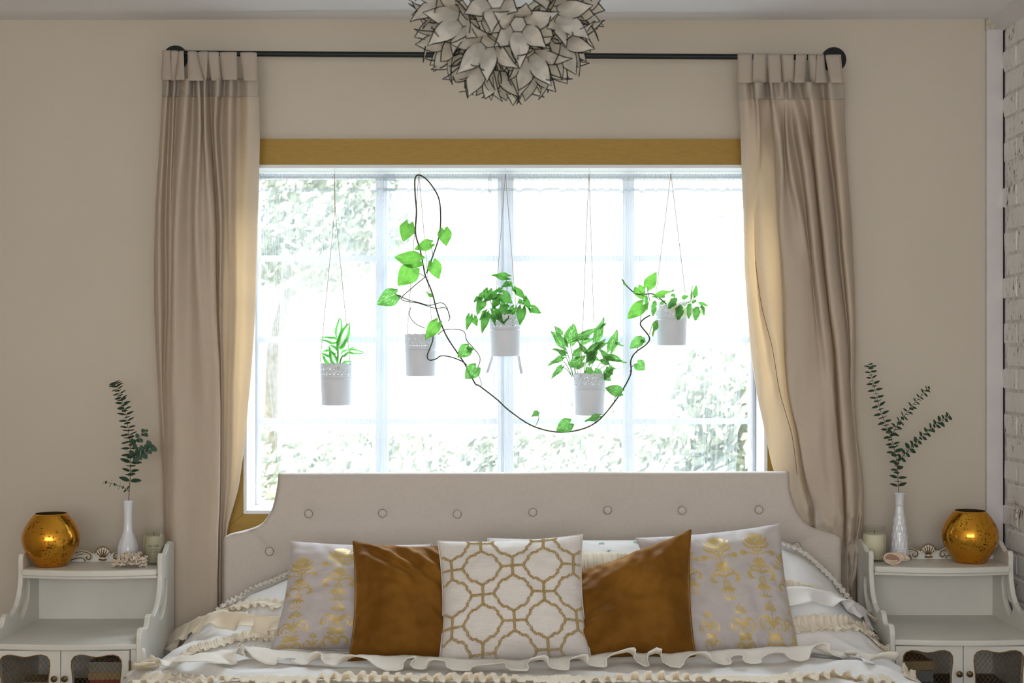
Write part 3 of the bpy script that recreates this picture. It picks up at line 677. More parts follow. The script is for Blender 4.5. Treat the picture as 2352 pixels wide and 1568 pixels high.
# ------------------------------------------------------------------ cushions
def cushion_surf(c,T,pinch=.05,sag=0,seed=0,wr=.004,side=1,puffy=.5):
    TL,TR,BR,BL=c; nrm=(BL-TL).cross(TR-TL).normalized()
    if nrm.y>0: nrm=-nrm
    def S(s,t,back=False):
        s2=s*(1-pinch*(1-t*t)); t2=t*(1-pinch*.8*(1-s*s))
        u=(s2+1)/2; v=(t2+1)/2
        p=(TL*(1-u)+TR*u)*(1-v)+(BL*(1-u)+BR*u)*v
        a=max(0,(1-abs(s)**2.6))*max(0,(1-abs(t)**2.6)); b=a**puffy
        h=T*b*(1+.18*t)
        ed=(1-abs(s))*(1-abs(t)); r=max(abs(s),abs(t))
        n=mnoise.noise(Vector((s*2.2,t*2.2,seed)))*1.6+mnoise.noise(Vector((s*5,t*5,seed+4)))
        # puckers that run in from the seams
        an=(t if abs(s)>abs(t) else s)*26; pk=math.sin(an+3*mnoise.noise(Vector((s*3,t*3,seed+8))))*max(0,(r-.72)/.28)*.5
        sg=sag*math.exp(-((t+1)/.5)**2)*(1-s*s)
        wz=wr*(n+pk)*min(1,b*1.6)
        return p+nrm*((-h if back else h)+(0 if back else wz))-Vector((0,0,sg))
    return S,nrm
def cushion(label,corners,T_,matl,N=70,pinch=.05,sag=0,seed=0,wr=.004,attr=None,puffy=.5,extra=None,group='scatter cushions',piping=None,name='cushion',cat='cushion',matback=None):
    T=T_*1.3; pinch=pinch*1.35; wr=wr*2.0
    c=[P(*q) for q in corners]; S,nrm=cushion_surf(c,T,pinch,sag,seed,wr,puffy=puffy)
    if extra: 
        S0=S
        def S(s,t,back=False): return extra(S0(s,t,back),s,t,back,nrm)
    mid=(c[2]+c[3])/2
    e=empty(name,(mid.x,mid.y,mid.z),label=label,cat=cat,group=group)
    V=[];Fc=[];idx={}
    g=[-math.cos(PI*i/N)*.35+(-1+2*i/N)*.65 for i in range(N+1)]
    for j,t in enumerate(g):
        for i,s in enumerate(g): idx[(i,j,0)]=len(V); V.append(S(s,t))
    N2=N
    for j,t in enumerate(g):
        for i,s in enumerate(g):
            if i in (0,N) or j in (0,N): idx[(i,j,1)]=idx[(i,j,0)]
            else: idx[(i,j,1)]=len(V); V.append(S(s,t,True))
    for j in range(N):
        for i in range(N):
            Fc.append((idx[(i,j,0)],idx[(i,j+1,0)],idx[(i+1,j+1,0)],idx[(i+1,j,0)]))
            Fc.append((idx[(i,j,1)],idx[(i+1,j,1)],idx[(i+1,j+1,1)],idx[(i,j+1,1)]))
    me=pyd(V,Fc)
    if attr is not None:
        at=me.attributes.new('foil','FLOAT','POINT'); vals=np.zeros(len(V),dtype=np.float32)
        G=np.array(g); ss,tt=np.meshgrid(G,G); fr=attr(ss,tt).astype(np.float32).ravel()
        vals[:(N+1)**2]=fr; at.data.foreach_set('value',vals)
    link('cushion_cover',me,matl,e)
    edge=[S(s,-1) for s in g]+[S(1,t) for t in g[1:]]+[S(s,1) for s in g[::-1][1:]]+[S(-1,t) for t in g[::-1][1:-1]]
    v,f=tube(edge,.0022,5,closed=True); link('seam_piping',pyd(v,f),piping or matl,e)
    return e,S,nrm
# foil printed damask
def foil_mat(name,base):
    m=fabric(name,base,weave=700,var=.05); N=m.node_tree.nodes; L=m.node_tree.links; out=N['Material Output']; src=out.inputs[0].links[0].from_socket
    g=N.new('ShaderNodeBsdfPrincipled'); g.inputs['Base Color'].default_value=(*lin((200,176,118)),1); g.inputs['Metallic'].default_value=.3; g.inputs['Roughness'].default_value=.5
    a=N.new('ShaderNodeAttribute'); a.attribute_name='foil'; r=N.new('ShaderNodeMapRange'); r.inputs[1].default_value=.35; r.inputs[2].default_value=.65
    L.new(a.outputs['Fac'],r.inputs[0]); ms=N.new('ShaderNodeMixShader'); L.new(r.outputs[0],ms.inputs[0]); L.new(src,ms.inputs[1]); L.new(g.outputs[0],ms.inputs[2]); L.new(ms.outputs[0],out.inputs[0]); return m
M['damask']=foil_mat('foil_printed_linen',(190,182,180))
def bez(p0,p1,p2,n=9): return [((1-t)**2*p0[0]+2*(1-t)*t*p1[0]+t*t*p2[0],(1-t)**2*p0[1]+2*(1-t)*t*p1[1]+t*t*p2[1]) for t in [i/n for i in range(n+1)]]
def strokes_tall():
    S=[]  # (points, width, hollow); unit height 1 from y=-.5 (top) to .5
    def add(p0,p1,p2,w,h=0): S.append((bez(p0,p1,p2),w,h)); S.append((bez((-p0[0],p0[1]),(-p1[0],p1[1]),(-p2[0],p2[1])),w,h))
    for a in range(-3,4): an=a*.42; S.append((bez((0,-.42),(math.sin(an)*.06,-.42-math.cos(an)*.06),(math.sin(an)*.11,-.44-math.cos(an)*.07)),.012,0))
    add((0,-.33),(.10,-.30),(.15,-.42),.022); add((0,-.33),(.06,-.34),(.09,-.45),.018); add((0,-.27),(.14,-.24),(.17,-.34),.016)
    S.append((bez((0,-.42),(0,-.36),(0,-.26)),.030,.4))
    S.append((bez((0,-.26),(0,-.2),(0,-.12)),.010,0)); add((0,-.20),(.05,-.2),(.07,-.27),.012)
    add((.02,-.15),(.1,-.2),(.2,-.2),.010); 
    for a in range(8): an=a*PI/4; S.append((bez((.20,-.19),(.20+.02*math.cos(an),-.19+.02*math.sin(an)),(.20+.045*math.cos(an),-.19+.045*math.sin(an))),.010,0)); S.append((bez((-.20,-.19),(-.20+.02*math.cos(an),-.19+.02*math.sin(an)),(-.20+.045*math.cos(an),-.19+.045*math.sin(an))),.010,0))
    for a in range(-4,5): an=a*.36; S.append((bez((math.sin(an)*.04,-.03-math.cos(an)*.04),(math.sin(an)*.07,-.03-math.cos(an)*.07),(math.sin(an)*.1,-.03-math.cos(an)*.1)),.007,0))
    S.append((bez((0,-.07),(0,-.04),(0,-.01)),.034,0)); add((0,.06),(.05,-.02),(.12,.02),.014); add((.12,.02),(.15,.05),(.12,.07),.009)
    add((0,.12),(.10,.04),(.16,.10),.016); add((.16,.10),(.20,.17),(.12,.20),.020)
    for a in range(7): an=-1.1+a*.42; S+= [(bez((.14+.03*math.cos(an),.14+.04*math.sin(an)),(.16+.03*math.cos(an),.14+.06*math.sin(an)),(.16+.055*math.cos(an),.14+.085*math.sin(an))),.005,0),(bez((-.14-.03*math.cos(an),.14+.04*math.sin(an)),(-.16-.03*math.cos(an),.14+.06*math.sin(an)),(-.16-.055*math.cos(an),.14+.085*math.sin(an))),.005,0)]
    S.append((bez((0,.05),(0,.1),(0,.15)),.012,0)); S.append((bez((0,.19),(0,.23),(0,.26)),.040,.6))
    for a in range(-2,3): an=a*.45; S.append((bez((math.sin(an)*.03,.28),(math.sin(an)*.09,.30),(math.sin(an)*.13,.30+math.cos(an)*.08)),.013,0))
    add((0,.44),(.05,.48),(.09,.41),.009); add((0,.46),(.03,.42),(.04,.38),.007)
    return S
def strokes_short():
    S=[]
    def add(p0,p1,p2,w,h=0): S.append((bez(p0,p1,p2),w,h)); S.append((bez((-p0[0],p0[1]),(-p1[0],p1[1]),(-p2[0],p2[1])),w,h))
    S.append((bez((0,-.5),(0,-.42),(0,-.34)),.035,.3)); add((.02,-.34),(.08,-.38),(.09,-.44),.02); add((.03,-.30),(.1,-.30),(.13,-.36),.022)
    S.append((bez((0,-.34),(0,-.1),(0,.2)),.018,0)); add((0,.05),(.10,-.25),(.26,-.12),.026); add((.26,-.12),(.34,.02),(.24,.10),.022); add((0,.08),(.10,-.12),(.2,-.03),.02); add((.2,-.03),(.24,.04),(.17,.08),.014)
    add((.03,.12),(.12,.02),(.12,.1),.012); add((0,.22),(.1,.12),(.16,.2),.018)
    for a in range(-3,4): an=a*.4; S.append((bez((math.sin(an)*.05,.32-math.cos(an)*.05),(math.sin(an)*.1,.30-math.cos(an)*.08),(math.sin(an)*.17,.30-math.cos(an)*.12)),.022,0))
    add((.02,.45),(.12,.30),(.2,.38),.028); add((.2,.38),(.25,.47),(.17,.52),.02); S.append((bez((0,.34),(0,.42),(0,.5)),.035,.4)); add((.05,.5),(.07,.42),(.1,.44),.018)
    return S
ST_,SS_=strokes_tall(),strokes_short()
def motif(ss,tt,acc,cx,cy,h,asp,strokes,sz):
    """sz: cushion half size in metres; h motif height (m)"""
    u=(ss-cx)*sz/h; v=(tt-cy)*sz/h; mk=(abs(u)<.42)&(abs(v)<.62)
    if not mk.any(): return
    uu=u[mk]/asp; vv=v[mk]; best=np.full(uu.shape,1.0)
    for pts,w,hol in strokes:
        n=len(pts)
        dmin=np.full(uu.shape,1.0)
        for i,(a,b) in enumerate(pts):
            r=1.35*w*(.35+.65*math.sin(PI*(i+.5)/n)); dmin=np.minimum(dmin,np.hypot(uu-a,vv-b)-r)
        if hol: dmin=np.where((dmin<-.35*w)&(((np.floor(uu/.022)+np.floor(vv/.022))%2)==0),.02,dmin)
        best=np.minimum(best,dmin)
    acc[mk]=np.maximum(acc[mk],np.clip(.5-best/.012,0,1))
def damask(cols,sz=.23):
    def f(ss,tt):
        acc=np.zeros(ss.shape)
        for (cx,cy,h,k) in cols: motif(ss,tt,acc,cx,cy,h,1.0,ST_ if k==0 else SS_,sz)
        return acc
    return f
# right pale cushion (drawn first: behind)
dR=[(.02,-.26,.26,0),(.60,-.30,.255,0),(.12,.66,.15,1),(.62,.62,.16,1),(-.5,-.3,.205,0),(-.42,.66,.12,1),(1.02,-.1,.2,0),(1.0,.6,.14,1)]
dL=[(-.25,-.28,.26,0),(-.22,.62,.155,1),(-.80,-.12,.225,0),(-.78,.70,.15,1),(.32,-.35,.2,0),(.35,.66,.125,1),(.88,-.3,.2,0),(-.5,.96,.08,1)]
cushion('large pale grey cushion with gold damask print, rightmost in the row on the bed',[(1460,1236,4.27),(1791,1203,4.27),(1840,1514,4.10),(1560,1512,4.08)],.062,M['damask'],N=210,pinch=.045,seed=3,wr=.004,attr=damask(dR))
cushion('large pale grey cushion with gold damask print, leftmost in the row on the bed',[(668,1243,4.24),(992,1250,4.26),(1000,1500,4.12),(620,1497,4.08)],.06,M['damask'],N=210,pinch=.05,seed=5,wr=.004,attr=damask(dL))
# velvet
def velvet():
    m,nt,b=newmat('mustard_velvet'); N=nt.nodes; L=nt.links
    b.inputs['Roughness'].default_value=.75; b.inputs['Sheen Weight'].default_value=.8; b.inputs['Sheen Roughness'].default_value=.3; b.inputs['Sheen Tint'].default_value=(*lin((226,180,110)),1); b.inputs['Specular IOR Level'].default_value=.12
    t=N.new('ShaderNodeTexCoord'); n=N.new('ShaderNodeTexNoise'); n.inputs['Scale'].default_value=9; n.inputs['Detail'].default_value=5; L.new(t.outputs['Object'],n.inputs['Vector'])
    r=N.new('ShaderNodeValToRGB'); r.color_ramp.elements[0].position=.3; r.color_ramp.elements[0].color=(*lin((104,66,16)),1); r.color_ramp.elements[1].position=.72; r.color_ramp.elements[1].color=(*lin((134,90,30)),1); L.new(n.outputs[0],r.inputs[0]); L.new(r.outputs[0],b.inputs['Base Color'])
    n2=N.new('ShaderNodeTexNoise'); n2.inputs['Scale'].default_value=900; bp=N.new('ShaderNodeBump'); bp.inputs['Strength'].default_value=.2; bp.inputs['Distance'].default_value=.001; L.new(t.outputs['Object'],n2.inputs['Vector']); L.new(n2.outputs[0],bp.inputs['Height']); L.new(bp.outputs[0],b.inputs['Normal']); return m
M['velvet']=velvet()
def folds_left(p,s,t,back,nrm):
    if back: return p
    k=sm(-.0,-.75,t)*(1-abs(s)**4)*max(0,1-t*t)**.5
    a=(t*1.25-s*.75-.15*s*s); w=math.sin(a*15+1.6*mnoise.noise(Vector((s*1.6,t*2,2)))); w=(w*.5+.5)**1.6
    return p+nrm*(.024*w*k)
def folds_right(p,s,t,back,nrm):
    if back: return p
    k=sm(.1,.6,t)*sm(.3,-.6,s)*(1-t*t); a=(t+.5*s); 
    return p+nrm*(.020*math.sin(a*8)*k+.014*mnoise.noise(Vector((s*1.5+4,t*3,1)))*(1-s*s))
cushion('mustard velvet cushion with creased top, left of the beaded trellis cushion',[(811,1243,4.13),(1035,1252,4.15),(1090,1520,4.02),(800,1520,3.97)],.06,M['velvet'],N=110,pinch=.06,seed=8,wr=.005,extra=folds_left)
cushion('mustard velvet cushion with one tall corner, right of the beaded trellis cushion',[(1305,1318,4.13),(1587,1216,4.16),(1600,1524,4.02),(1310,1512,3.99)],.062,M['velvet'],N=110,pinch=.05,seed=12,wr=.005,extra=folds_right)
# beaded trellis cushion
M['ivory']=fabric('ivory_slub_linen',(216,210,204),weave=420,var=.07)
M['bead']=mat('gold_glass_bead',(206,180,124),.3,metal=.35,var=.25,vscale=300,spec=.9)
ce,CS,cn=cushion('ivory cushion with gold beaded trellis lines, centre front of the row on the bed',[(1006,1243,4.08),(1338,1228,4.08),(1358,1512,3.97),(1006,1540,3.94)],.066,M['ivory'],N=90,pinch=.05,seed=21,wr=.0028)
quad=[(0,.345),(.04,.30),(.085,.292),(.095,.25),(.185,.245),(.195,.20),(.235,.19),(.245,.105),(.28,.085),(.32,0)]
full=quad+[(x,-y) for x,y in quad[::-1][1:]]; full=full+[(-x,y) for x,y in full[::-1][1:-1]]
lines=[]
per_s,per_t=.865,.915
for i in range(-2,4):
    for j in range(-3,4):
        for off in ((0,0),(.5,.5)):
            cx=(.02+(i+off[0])*per_s); cy=(-.02+(j+off[1])*per_t)
            if abs(cx)>1.5 or abs(cy)>1.5: continue
            lines.append([(cx+x*per_s,cy+y*per_t) for x,y in full+[full[0]]])
            lines.append([(cx,cy+.345*per_t),(cx,cy+.655*per_t)]); lines.append([(cx+.32*per_s,cy),(cx+.68*per_s,cy)])
V=[];Fc=[];R=random.Random(4); half=.205
for ln in lines:
    for (a,b) in zip(ln[:-1],ln[1:]):
        L_=math.hypot(b[0]-a[0],b[1]-a[1])*half; n=max(1,int(L_/.0025)); tx,ty=(b[0]-a[0]),(b[1]-a[1]); l=math.hypot(tx,ty); nx2,ny2=-ty/l,tx/l
        for k in range(n):
            for q in (-1.25,0,1.25):
                u=(k+R.uniform(.2,.8))/n; s=a[0]+tx*u+nx2*q*.0024/half+R.uniform(-.0006,.0006)/half; t=a[1]+ty*u+ny2*q*.0024/half
                if abs(s)>.985 or abs(t)>.985: continue
                p=CS(s,t)+cn*.0012; r=.0017*R.uniform(.8,1.25); o=len(V)
                ax=[Vector((r,0,0)),Vector((0,r,0)),Vector((0,0,r))]; V+=[p+ax[0],p-ax[0],p+ax[1],p-ax[1],p+ax[2],p-ax[2]]
                Fc+=[(o,o+2,o+4),(o+2,o+1,o+4),(o+1,o+3,o+4),(o+3,o,o+4),(o+2,o,o+5),(o+1,o+2,o+5),(o+3,o+1,o+5),(o,o+3,o+5)]
link('bead_trellis',pyd(V,Fc),M['bead'],ce,smooth=False,kind='stuff')
# sleeping pillow with faint green flowers and a pleated ruffle
def floral():
    m=fabric('floral_pillow_cotton',(238,238,236),weave=1500,var=.02); N=m.node_tree.nodes; L=m.node_tree.links; b=N['Principled BSDF']
    t=N.new('ShaderNodeTexCoord'); v=N.new('ShaderNodeTexVoronoi'); v.inputs['Scale'].default_value=17; mp=N.new('ShaderNodeMapping'); mp.inputs['Scale'].default_value=(1,1,1.6); L.new(t.outputs['Object'],mp.inputs[0]); L.new(mp.outputs[0],v.inputs['Vector'])
    n=N.new('ShaderNodeTexNoise'); n.inputs['Scale'].default_value=34; L.new(t.outputs['Object'],n.inputs['Vector']); a=N.new('ShaderNodeMath'); a.operation='MULTIPLY_ADD'; a.inputs[1].default_value=.7; L.new(n.outputs[0],a.inputs[0]); L.new(v.outputs['Distance'],a.inputs[2])
    r=N.new('ShaderNodeValToRGB'); e=r.color_ramp.elements; e[0].position=.50; e[0].color=(*lin((150,178,164)),1); e[1].position=.56; e[1].color=(*lin((238,238,236)),1); L.new(a.outputs[0],r.inputs[0]); L.new(r.outputs[0],b.inputs['Base Color']); return m
M['floral']=floral()
pe,PS,pn=cushion('white sleeping pillow with pale green flowers and cream pleated ruffle behind the cushions',[(1120,1236,4.43),(1530,1240,4.43),(1560,1440,4.34),(1100,1440,4.34)],.07,M['floral'],N=60,pinch=.03,seed=31,wr=.004,group=None,name='pillow',cat='pillow')
V=[];Fc=[];n=260
for i in range(n+1):
    s=-.95+1.9*i/n; pl=abs(((i*.27)%2)-1); pl2=math.sin(i*1.35)
    for k,t in enumerate((-.62,-.55,-.42,-.25,-.08)):
        p=PS(s,t); V.append(p+pn*(.004+.006*pl+.005*k*.6+ .003*pl2*k*.4)+Vector((0,0,.002*pl2 if k in(0,) else 0)))
for i in range(n):
    for k in range(4): a=i*5+k; Fc.append((a,a+1,a+6,a+5))
o=link('pleated_ruffle',pyd(V,Fc),M['cream'],pe); solidify(o,.0015)
# ------------------------------------------------------------------ capiz shell lamp
def pearl():
    m,nt,b=newmat('capiz_shell'); N=nt.nodes; L=nt.links; b.inputs['Base Color'].default_value=(*lin((224,225,222)),1); b.inputs['Roughness'].default_value=.32; b.inputs['Specular IOR Level'].default_value=.5
    oi=N.new('ShaderNodeObjectInfo'); t=N.new('ShaderNodeTexCoord'); ad=N.new('ShaderNodeVectorMath'); ad.operation='ADD'; L.new(t.outputs['Object'],ad.inputs[0]); L.new(oi.outputs['Location'],ad.inputs[1])
    n=N.new('ShaderNodeTexNoise'); n.inputs['Scale'].default_value=26; n.inputs['Distortion'].default_value=1.2; L.new(ad.outputs[0],n.inputs['Vector'])
    r=N.new('ShaderNodeValToRGB'); e=r.color_ramp.elements; e[0].position=.3; e[0].color=(*lin((186,188,188)),1); e[1].position=.66; e[1].color=(*lin((230,229,224)),1); L.new(n.outputs[0],r.inputs[0]); L.new(r.outputs[0],b.inputs['Base Color'])
    tr=N.new('ShaderNodeBsdfTranslucent'); tr.inputs[0].default_value=(*lin((236,226,206)),1); ms=N.new('ShaderNodeMixShader'); ms.inputs[0].default_value=.5; L.new(b.outputs[0],ms.inputs[1]); L.new(tr.outputs[0],ms.inputs[2]); L.new(ms.outputs[0],N['Material Output'].inputs[0]); return m
M['pearl']=pearl(); M['wire']=mat('dark_lead_wire',(26,30,34),.5,metal=.5)
def petal_mesh(outline,curl,wr=.0013):
    """outline in XY (x along petal), curl raises z; shell with lead wire edge"""
    n=len(outline); cx=sum(p[0] for p in outline)/n; f=lambda x,y: curl(x,y)
    V=[(cx,0,f(cx,0))]+[(x,y,f(x,y)) for x,y in outline]; Fc=[(0,i+1,(i+1)%n+1) for i in range(n)]
    w_=tube([(x,y,f(x,y)) for x,y in outline],wr,4,closed=True)
    return merge([(V,Fc,0),(w_[0],w_[1],1)])
Lp=.080; pw=.0245
ol=[(0,-.0095),(.010,-.0150),(.022,-.0200),(.034,-.0212),(.046,-.0190),(.058,-.0132),(.069,-.0062),(Lp,0)]
ol=ol+[(x,-y) for x,y in ol[::-1][1:]]
petal=petal_mesh(ol,lambda x,y: -.010*(x/Lp)**2*2+ .010*math.sin(PI*x/Lp) -6*y*y)
petal2=petal_mesh([(x*.95,y*.93) for x,y in ol],lambda x,y: -.004*(x/Lp)**2+ .006*math.sin(PI*x/Lp) -4*y*y)
hexp=petal_mesh([(.0172*math.cos(PI/3*k),.0172*math.sin(PI/3*k)) for k in range(6)],lambda x,y:0)
for m_ in (petal,petal2,hexp): m_.materials.append(M['pearl']); m_.materials.append(M['wire'])
LC_=Vector((X(1165,3.0),3.0,Z(22,3.0))); R0=.138
lamp=empty('pendant_lamp',LC_,label='round capiz shell flower pendant lamp with dark wire edges hanging from the ceiling',cat='lamp')
rest=[]; NF=46; cnt=0
for i in range(NF):
    zz=1-2*(i+.5)/NF; ph=i*PI*(3-math.sqrt(5))+1.1; rr=math.sqrt(1-zz*zz); nrm=Vector((rr*math.cos(ph),rr*math.sin(ph),zz))
    c=nrm*R0; c.z*=.93
    rot=nrm.to_track_quat('Z','Y').to_matrix().to_4x4(); spin=0
    top=zz>.62
    B=Matrix.Translation(c)@rot@Matrix.Rotation(spin,4,'Z')
    items=[(hexp,B)]
    for k in range(6):
        a=PI/3*k+PI/6; Mx=B@Matrix.Rotation(a,4,'Z')@Matrix.Translation((.0149,0,0))@Matrix.Rotation(-math.radians(55+5*math.sin(i*3+k*2)),4,'Y')
        items.append((petal if (i+k)%2 else petal2,Mx))
    for me,Mx in items:
        if top: rest.append((me,Mx)); continue
        o=bpy.data.objects.new('shell_petal' if me is not hexp else 'shell_disc',me); COL.objects.link(o); o.parent=lamp; o.matrix_local=Mx; cnt+=1
bm=bmesh.new()
for me,Mx in rest:
    b2=bmesh.new(); b2.from_mesh(me); b2.transform(Mx); t_=bpy.data.meshes.new('t'); b2.to_mesh(t_); b2.free(); bm.from_mesh(t_); bpy.data.meshes.remove(t_)
me=bpy.data.meshes.new('m'); bm.to_mesh(me); bm.free(); me.materials.append(M['pearl']); me.materials.append(M['wire'])
o=bpy.data.objects.new('top_petals',me); COL.objects.link(o); o.parent=lamp; o['kind']='stuff'
v,f=tube([(LC_.x,LC_.y,LC_.z+.1),(LC_.x,LC_.y,CEIL-.02)],.005,8); link('hanging_rod',pyd(v,f),M['wire'],lamp)
v,f=lathe([(.0001,-.02),(.04,-.02),(.058,-.01),(.062,0),(.0001,0)],32,(LC_.x,LC_.y,CEIL)); link('ceiling_canopy',pyd(v,f),M['wire'],lamp)
# ------------------------------------------------------------------ leaves
def leaf_mesh(kind,droop=.12,fold=.10,wave=0,seed=0):
    """unit leaf: base at 0, tip at x=1, half width .5; 'edge' runs 0 at the midrib to 1 at the margin"""
    n=14; V=[];Fc=[];E=[];cols=[-1,-.66,-.33,0,.33,.66,1]
    for i in range(n+1):
        x=i/n
        if kind=='heart': w_=(.34+.16*math.sin(min(1,x/.28)*PI/2)) if x<.28 else .5*(1-((x-.28)/.72)**1.65)**.95; back=.20
        elif kind=='oval': w_=.5*math.sin(PI*min(1,x**.8))**.75; back=0
        elif kind=='arrow': w_=(.40+.10*math.sin(min(1,x/.2)*PI/2)) if x<.2 else .5*(1-((x-.2)/.8)**1.4)**.9; back=.30
        elif kind=='round': w_=.5*(1-(2*x-1)**2)**.5 if 0<x<1 else 0; back=0
        else: w_=.5*math.sin(PI*x**.75)**.9; back=0
        w_=max(w_,.004)
        for c in cols:
            y=c*w_; xb=x
            if back: xb=x-back*(1-x)**3*(0,.72,1.0,.30)[int(round(abs(c)*3))]
            z=-droop*x*x*1.5+fold*abs(y)*1.6-.5*fold*abs(y)*abs(y)*4+wave*math.sin(x*9+seed+c)*abs(c)*.1
            V.append((xb,y,z)); E.append(abs(c))
    m=len(cols)
    for i in range(n):
        for k in range(m-1): a=i*m+k; Fc.append((a,a+m,a+m+1,a+1))
    me=pyd(V,Fc); at=me.attributes.new('edge','FLOAT','POINT'); at.data.foreach_set('value',E); 
    me.polygons.foreach_set('use_smooth',[True]*len(Fc)); return me
def leaf_mat(name,rgb,trgb,kind='plain',rgb2=None,trans=.5,rough=.38,vein=True):
    m,nt,b=newmat(name); N=nt.nodes; L=nt.links; b.inputs['Roughness'].default_value=rough; b.inputs['Specular IOR Level'].default_value=.5
    t=N.new('ShaderNodeTexCoord'); a=N.new('ShaderNodeAttribute'); a.attribute_name='edge'; oi=N.new('ShaderNodeObjectInfo')
    av=N.new('ShaderNodeVectorMath'); av.operation='ADD'; L.new(t.outputs['Object'],av.inputs[0]); L.new(oi.outputs['Location'],av.inputs[1])
    mp=N.new('ShaderNodeMapping'); mp.inputs['Scale'].default_value=(1.2,4,1); L.new(av.outputs[0],mp.inputs[0])
    n=N.new('ShaderNodeTexNoise'); n.inputs['Scale'].default_value=3.5 if kind!='streak' else 4.5; n.inputs['Detail'].default_value=5; L.new(mp.outputs[0],n.inputs['Vector'])
    fac=N.new('ShaderNodeMath')
    if kind=='margin': fac.operation='MULTIPLY_ADD'; fac.inputs[1].default_value=.9; L.new(n.outputs[0],fac.inputs[0]); L.new(a.outputs['Fac'],fac.inputs[2]); lo,hi=.98,1.06
    elif kind=='core': fac.operation='SUBTRACT'; L.new(n.outputs[0],fac.inputs[0]); L.new(a.outputs['Fac'],fac.inputs[1]); lo,hi=.05,.28
    elif kind=='streak': fac.operation='MULTIPLY'; fac.inputs[1].default_value=1; L.new(n.outputs[0],fac.inputs[0]); lo,hi=.52,.62
    else: fac.operation='MULTIPLY'; fac.inputs[1].default_value=1; L.new(n.outputs[0],fac.inputs[0]); lo,hi=.3,.8
    mr=N.new('ShaderNodeMapRange'); mr.inputs[1].default_value=lo; mr.inputs[2].default_value=hi; L.new(fac.outputs[0],mr.inputs[0])
    def mixc(c1,c2):
        x=N.new('ShaderNodeMix'); x.data_type='RGBA'; x.inputs['A'].default_value=(*lin(c1),1); x.inputs['B'].default_value=(*lin(c2),1); L.new(mr.outputs[0],x.inputs['Factor']); return x.outputs['Result']
    r2=rgb2 or tuple(min(255,int(c*1.12)) for c in rgb); col=mixc(rgb,r2); t2=tuple(min(255,int(c*1.25)) for c in (rgb2 or trgb)); tcol=mixc(trgb,t2)
    if vein:
        vr=N.new('ShaderNodeMapRange'); vr.inputs[1].default_value=.0; vr.inputs[2].default_value=.10; L.new(a.outputs['Fac'],vr.inputs[0])
        def dk(c):
            x=N.new('ShaderNodeMix'); x.data_type='RGBA'; x.inputs['A'].default_value=(*[q*.62 for q in lin(rgb)],1); L.new(vr.outputs[0],x.inputs['Factor']); L.new(c,x.inputs['B']); return x.outputs['Result']
        col=dk(col)
    L.new(col,b.inputs['Base Color'])
    tr=N.new('ShaderNodeBsdfTranslucent'); L.new(tcol,tr.inputs[0]); ms=N.new('ShaderNodeMixShader'); ms.inputs[0].default_value=trans; L.new(b.outputs[0],ms.inputs[1]); L.new(tr.outputs[0],ms.inputs[2]); L.new(ms.outputs[0],N['Material Output'].inputs[0]); return m
M['vine']=leaf_mat('vine_leaf_green',(72,134,48),(98,156,60),trans=.5)
M['vine_v']=leaf_mat('vine_leaf_streaked',(70,136,54),(98,158,74),'streak',(116,164,92),trans=.5)
M['poth']=leaf_mat('marbled_leaf',(58,118,48),(88,150,62),'streak',(132,172,108),trans=.42)
M['syng']=leaf_mat('dark_veined_leaf',(54,112,44),(84,146,56),trans=.38)
M['cream_leaf']=leaf_mat('cream_margin_leaf',(62,124,52),(96,168,70),'margin',(226,232,192),trans=.42,vein=False)
M['dief']=leaf_mat('pale_centre_leaf',(66,146,54),(100,196,80),'core',(214,236,196),trans=.45,vein=False)
M['stem']=mat('green_stem',(96,140,60),.6); M['vinestem']=mat('brown_green_vine',(74,66,44),.6,var=.5,vscale=9,dark=(44,78,40)); M['twine']=mat('jute_twine',(176,150,118),.9)
LM={}
for kd in ('heart','oval','arrow','round'):
    for q in range(2): LM[(kd,q)]=leaf_mesh(kd,.10+.10*q,.14-.06*q,1,q)
_lm={}
def leaf(parent,kd,matn,b,t,w_,d,tilt=0,roll=0,dt=0,q=0,name='leaf'):
    """leaf from pixel b to pixel t, on-screen width w_ px at depth d; dt: how far the tip comes forward (m)"""
    key=(kd,q,matn)
    if key not in _lm:
        me=LM[(kd,q)].copy(); me.materials.append(M[matn]); _lm[key]=me
    o=bpy.data.objects.new(name,_lm[key]); COL.objects.link(o); o.parent=parent
    p0=P(b[0],b[1],d); p1=P(t[0],t[1],d-dt); ax=p1-p0; Ln=ax.length; ax.normalize()
    toward=Vector((0,-1,0)); zn=(toward-ax*toward.dot(ax)).normalized(); yn=zn.cross(ax)
    r=Matrix.Rotation(roll,3,'X'); Rm=Matrix((ax,yn,zn)).transposed()@r
    wid=w_*d/F/max(.25,abs(math.cos(roll)))
    Mx=Matrix.Translation(p0)@Rm.to_4x4()@Matrix.Diagonal((Ln,wid,max(Ln,wid)*.8,1))
    pl=Vector((0,0,0)); qn=parent
    while qn is not None: pl+=qn.location; qn=qn.parent
    o.matrix_local=Matrix.Translation(-pl)@Mx; return o
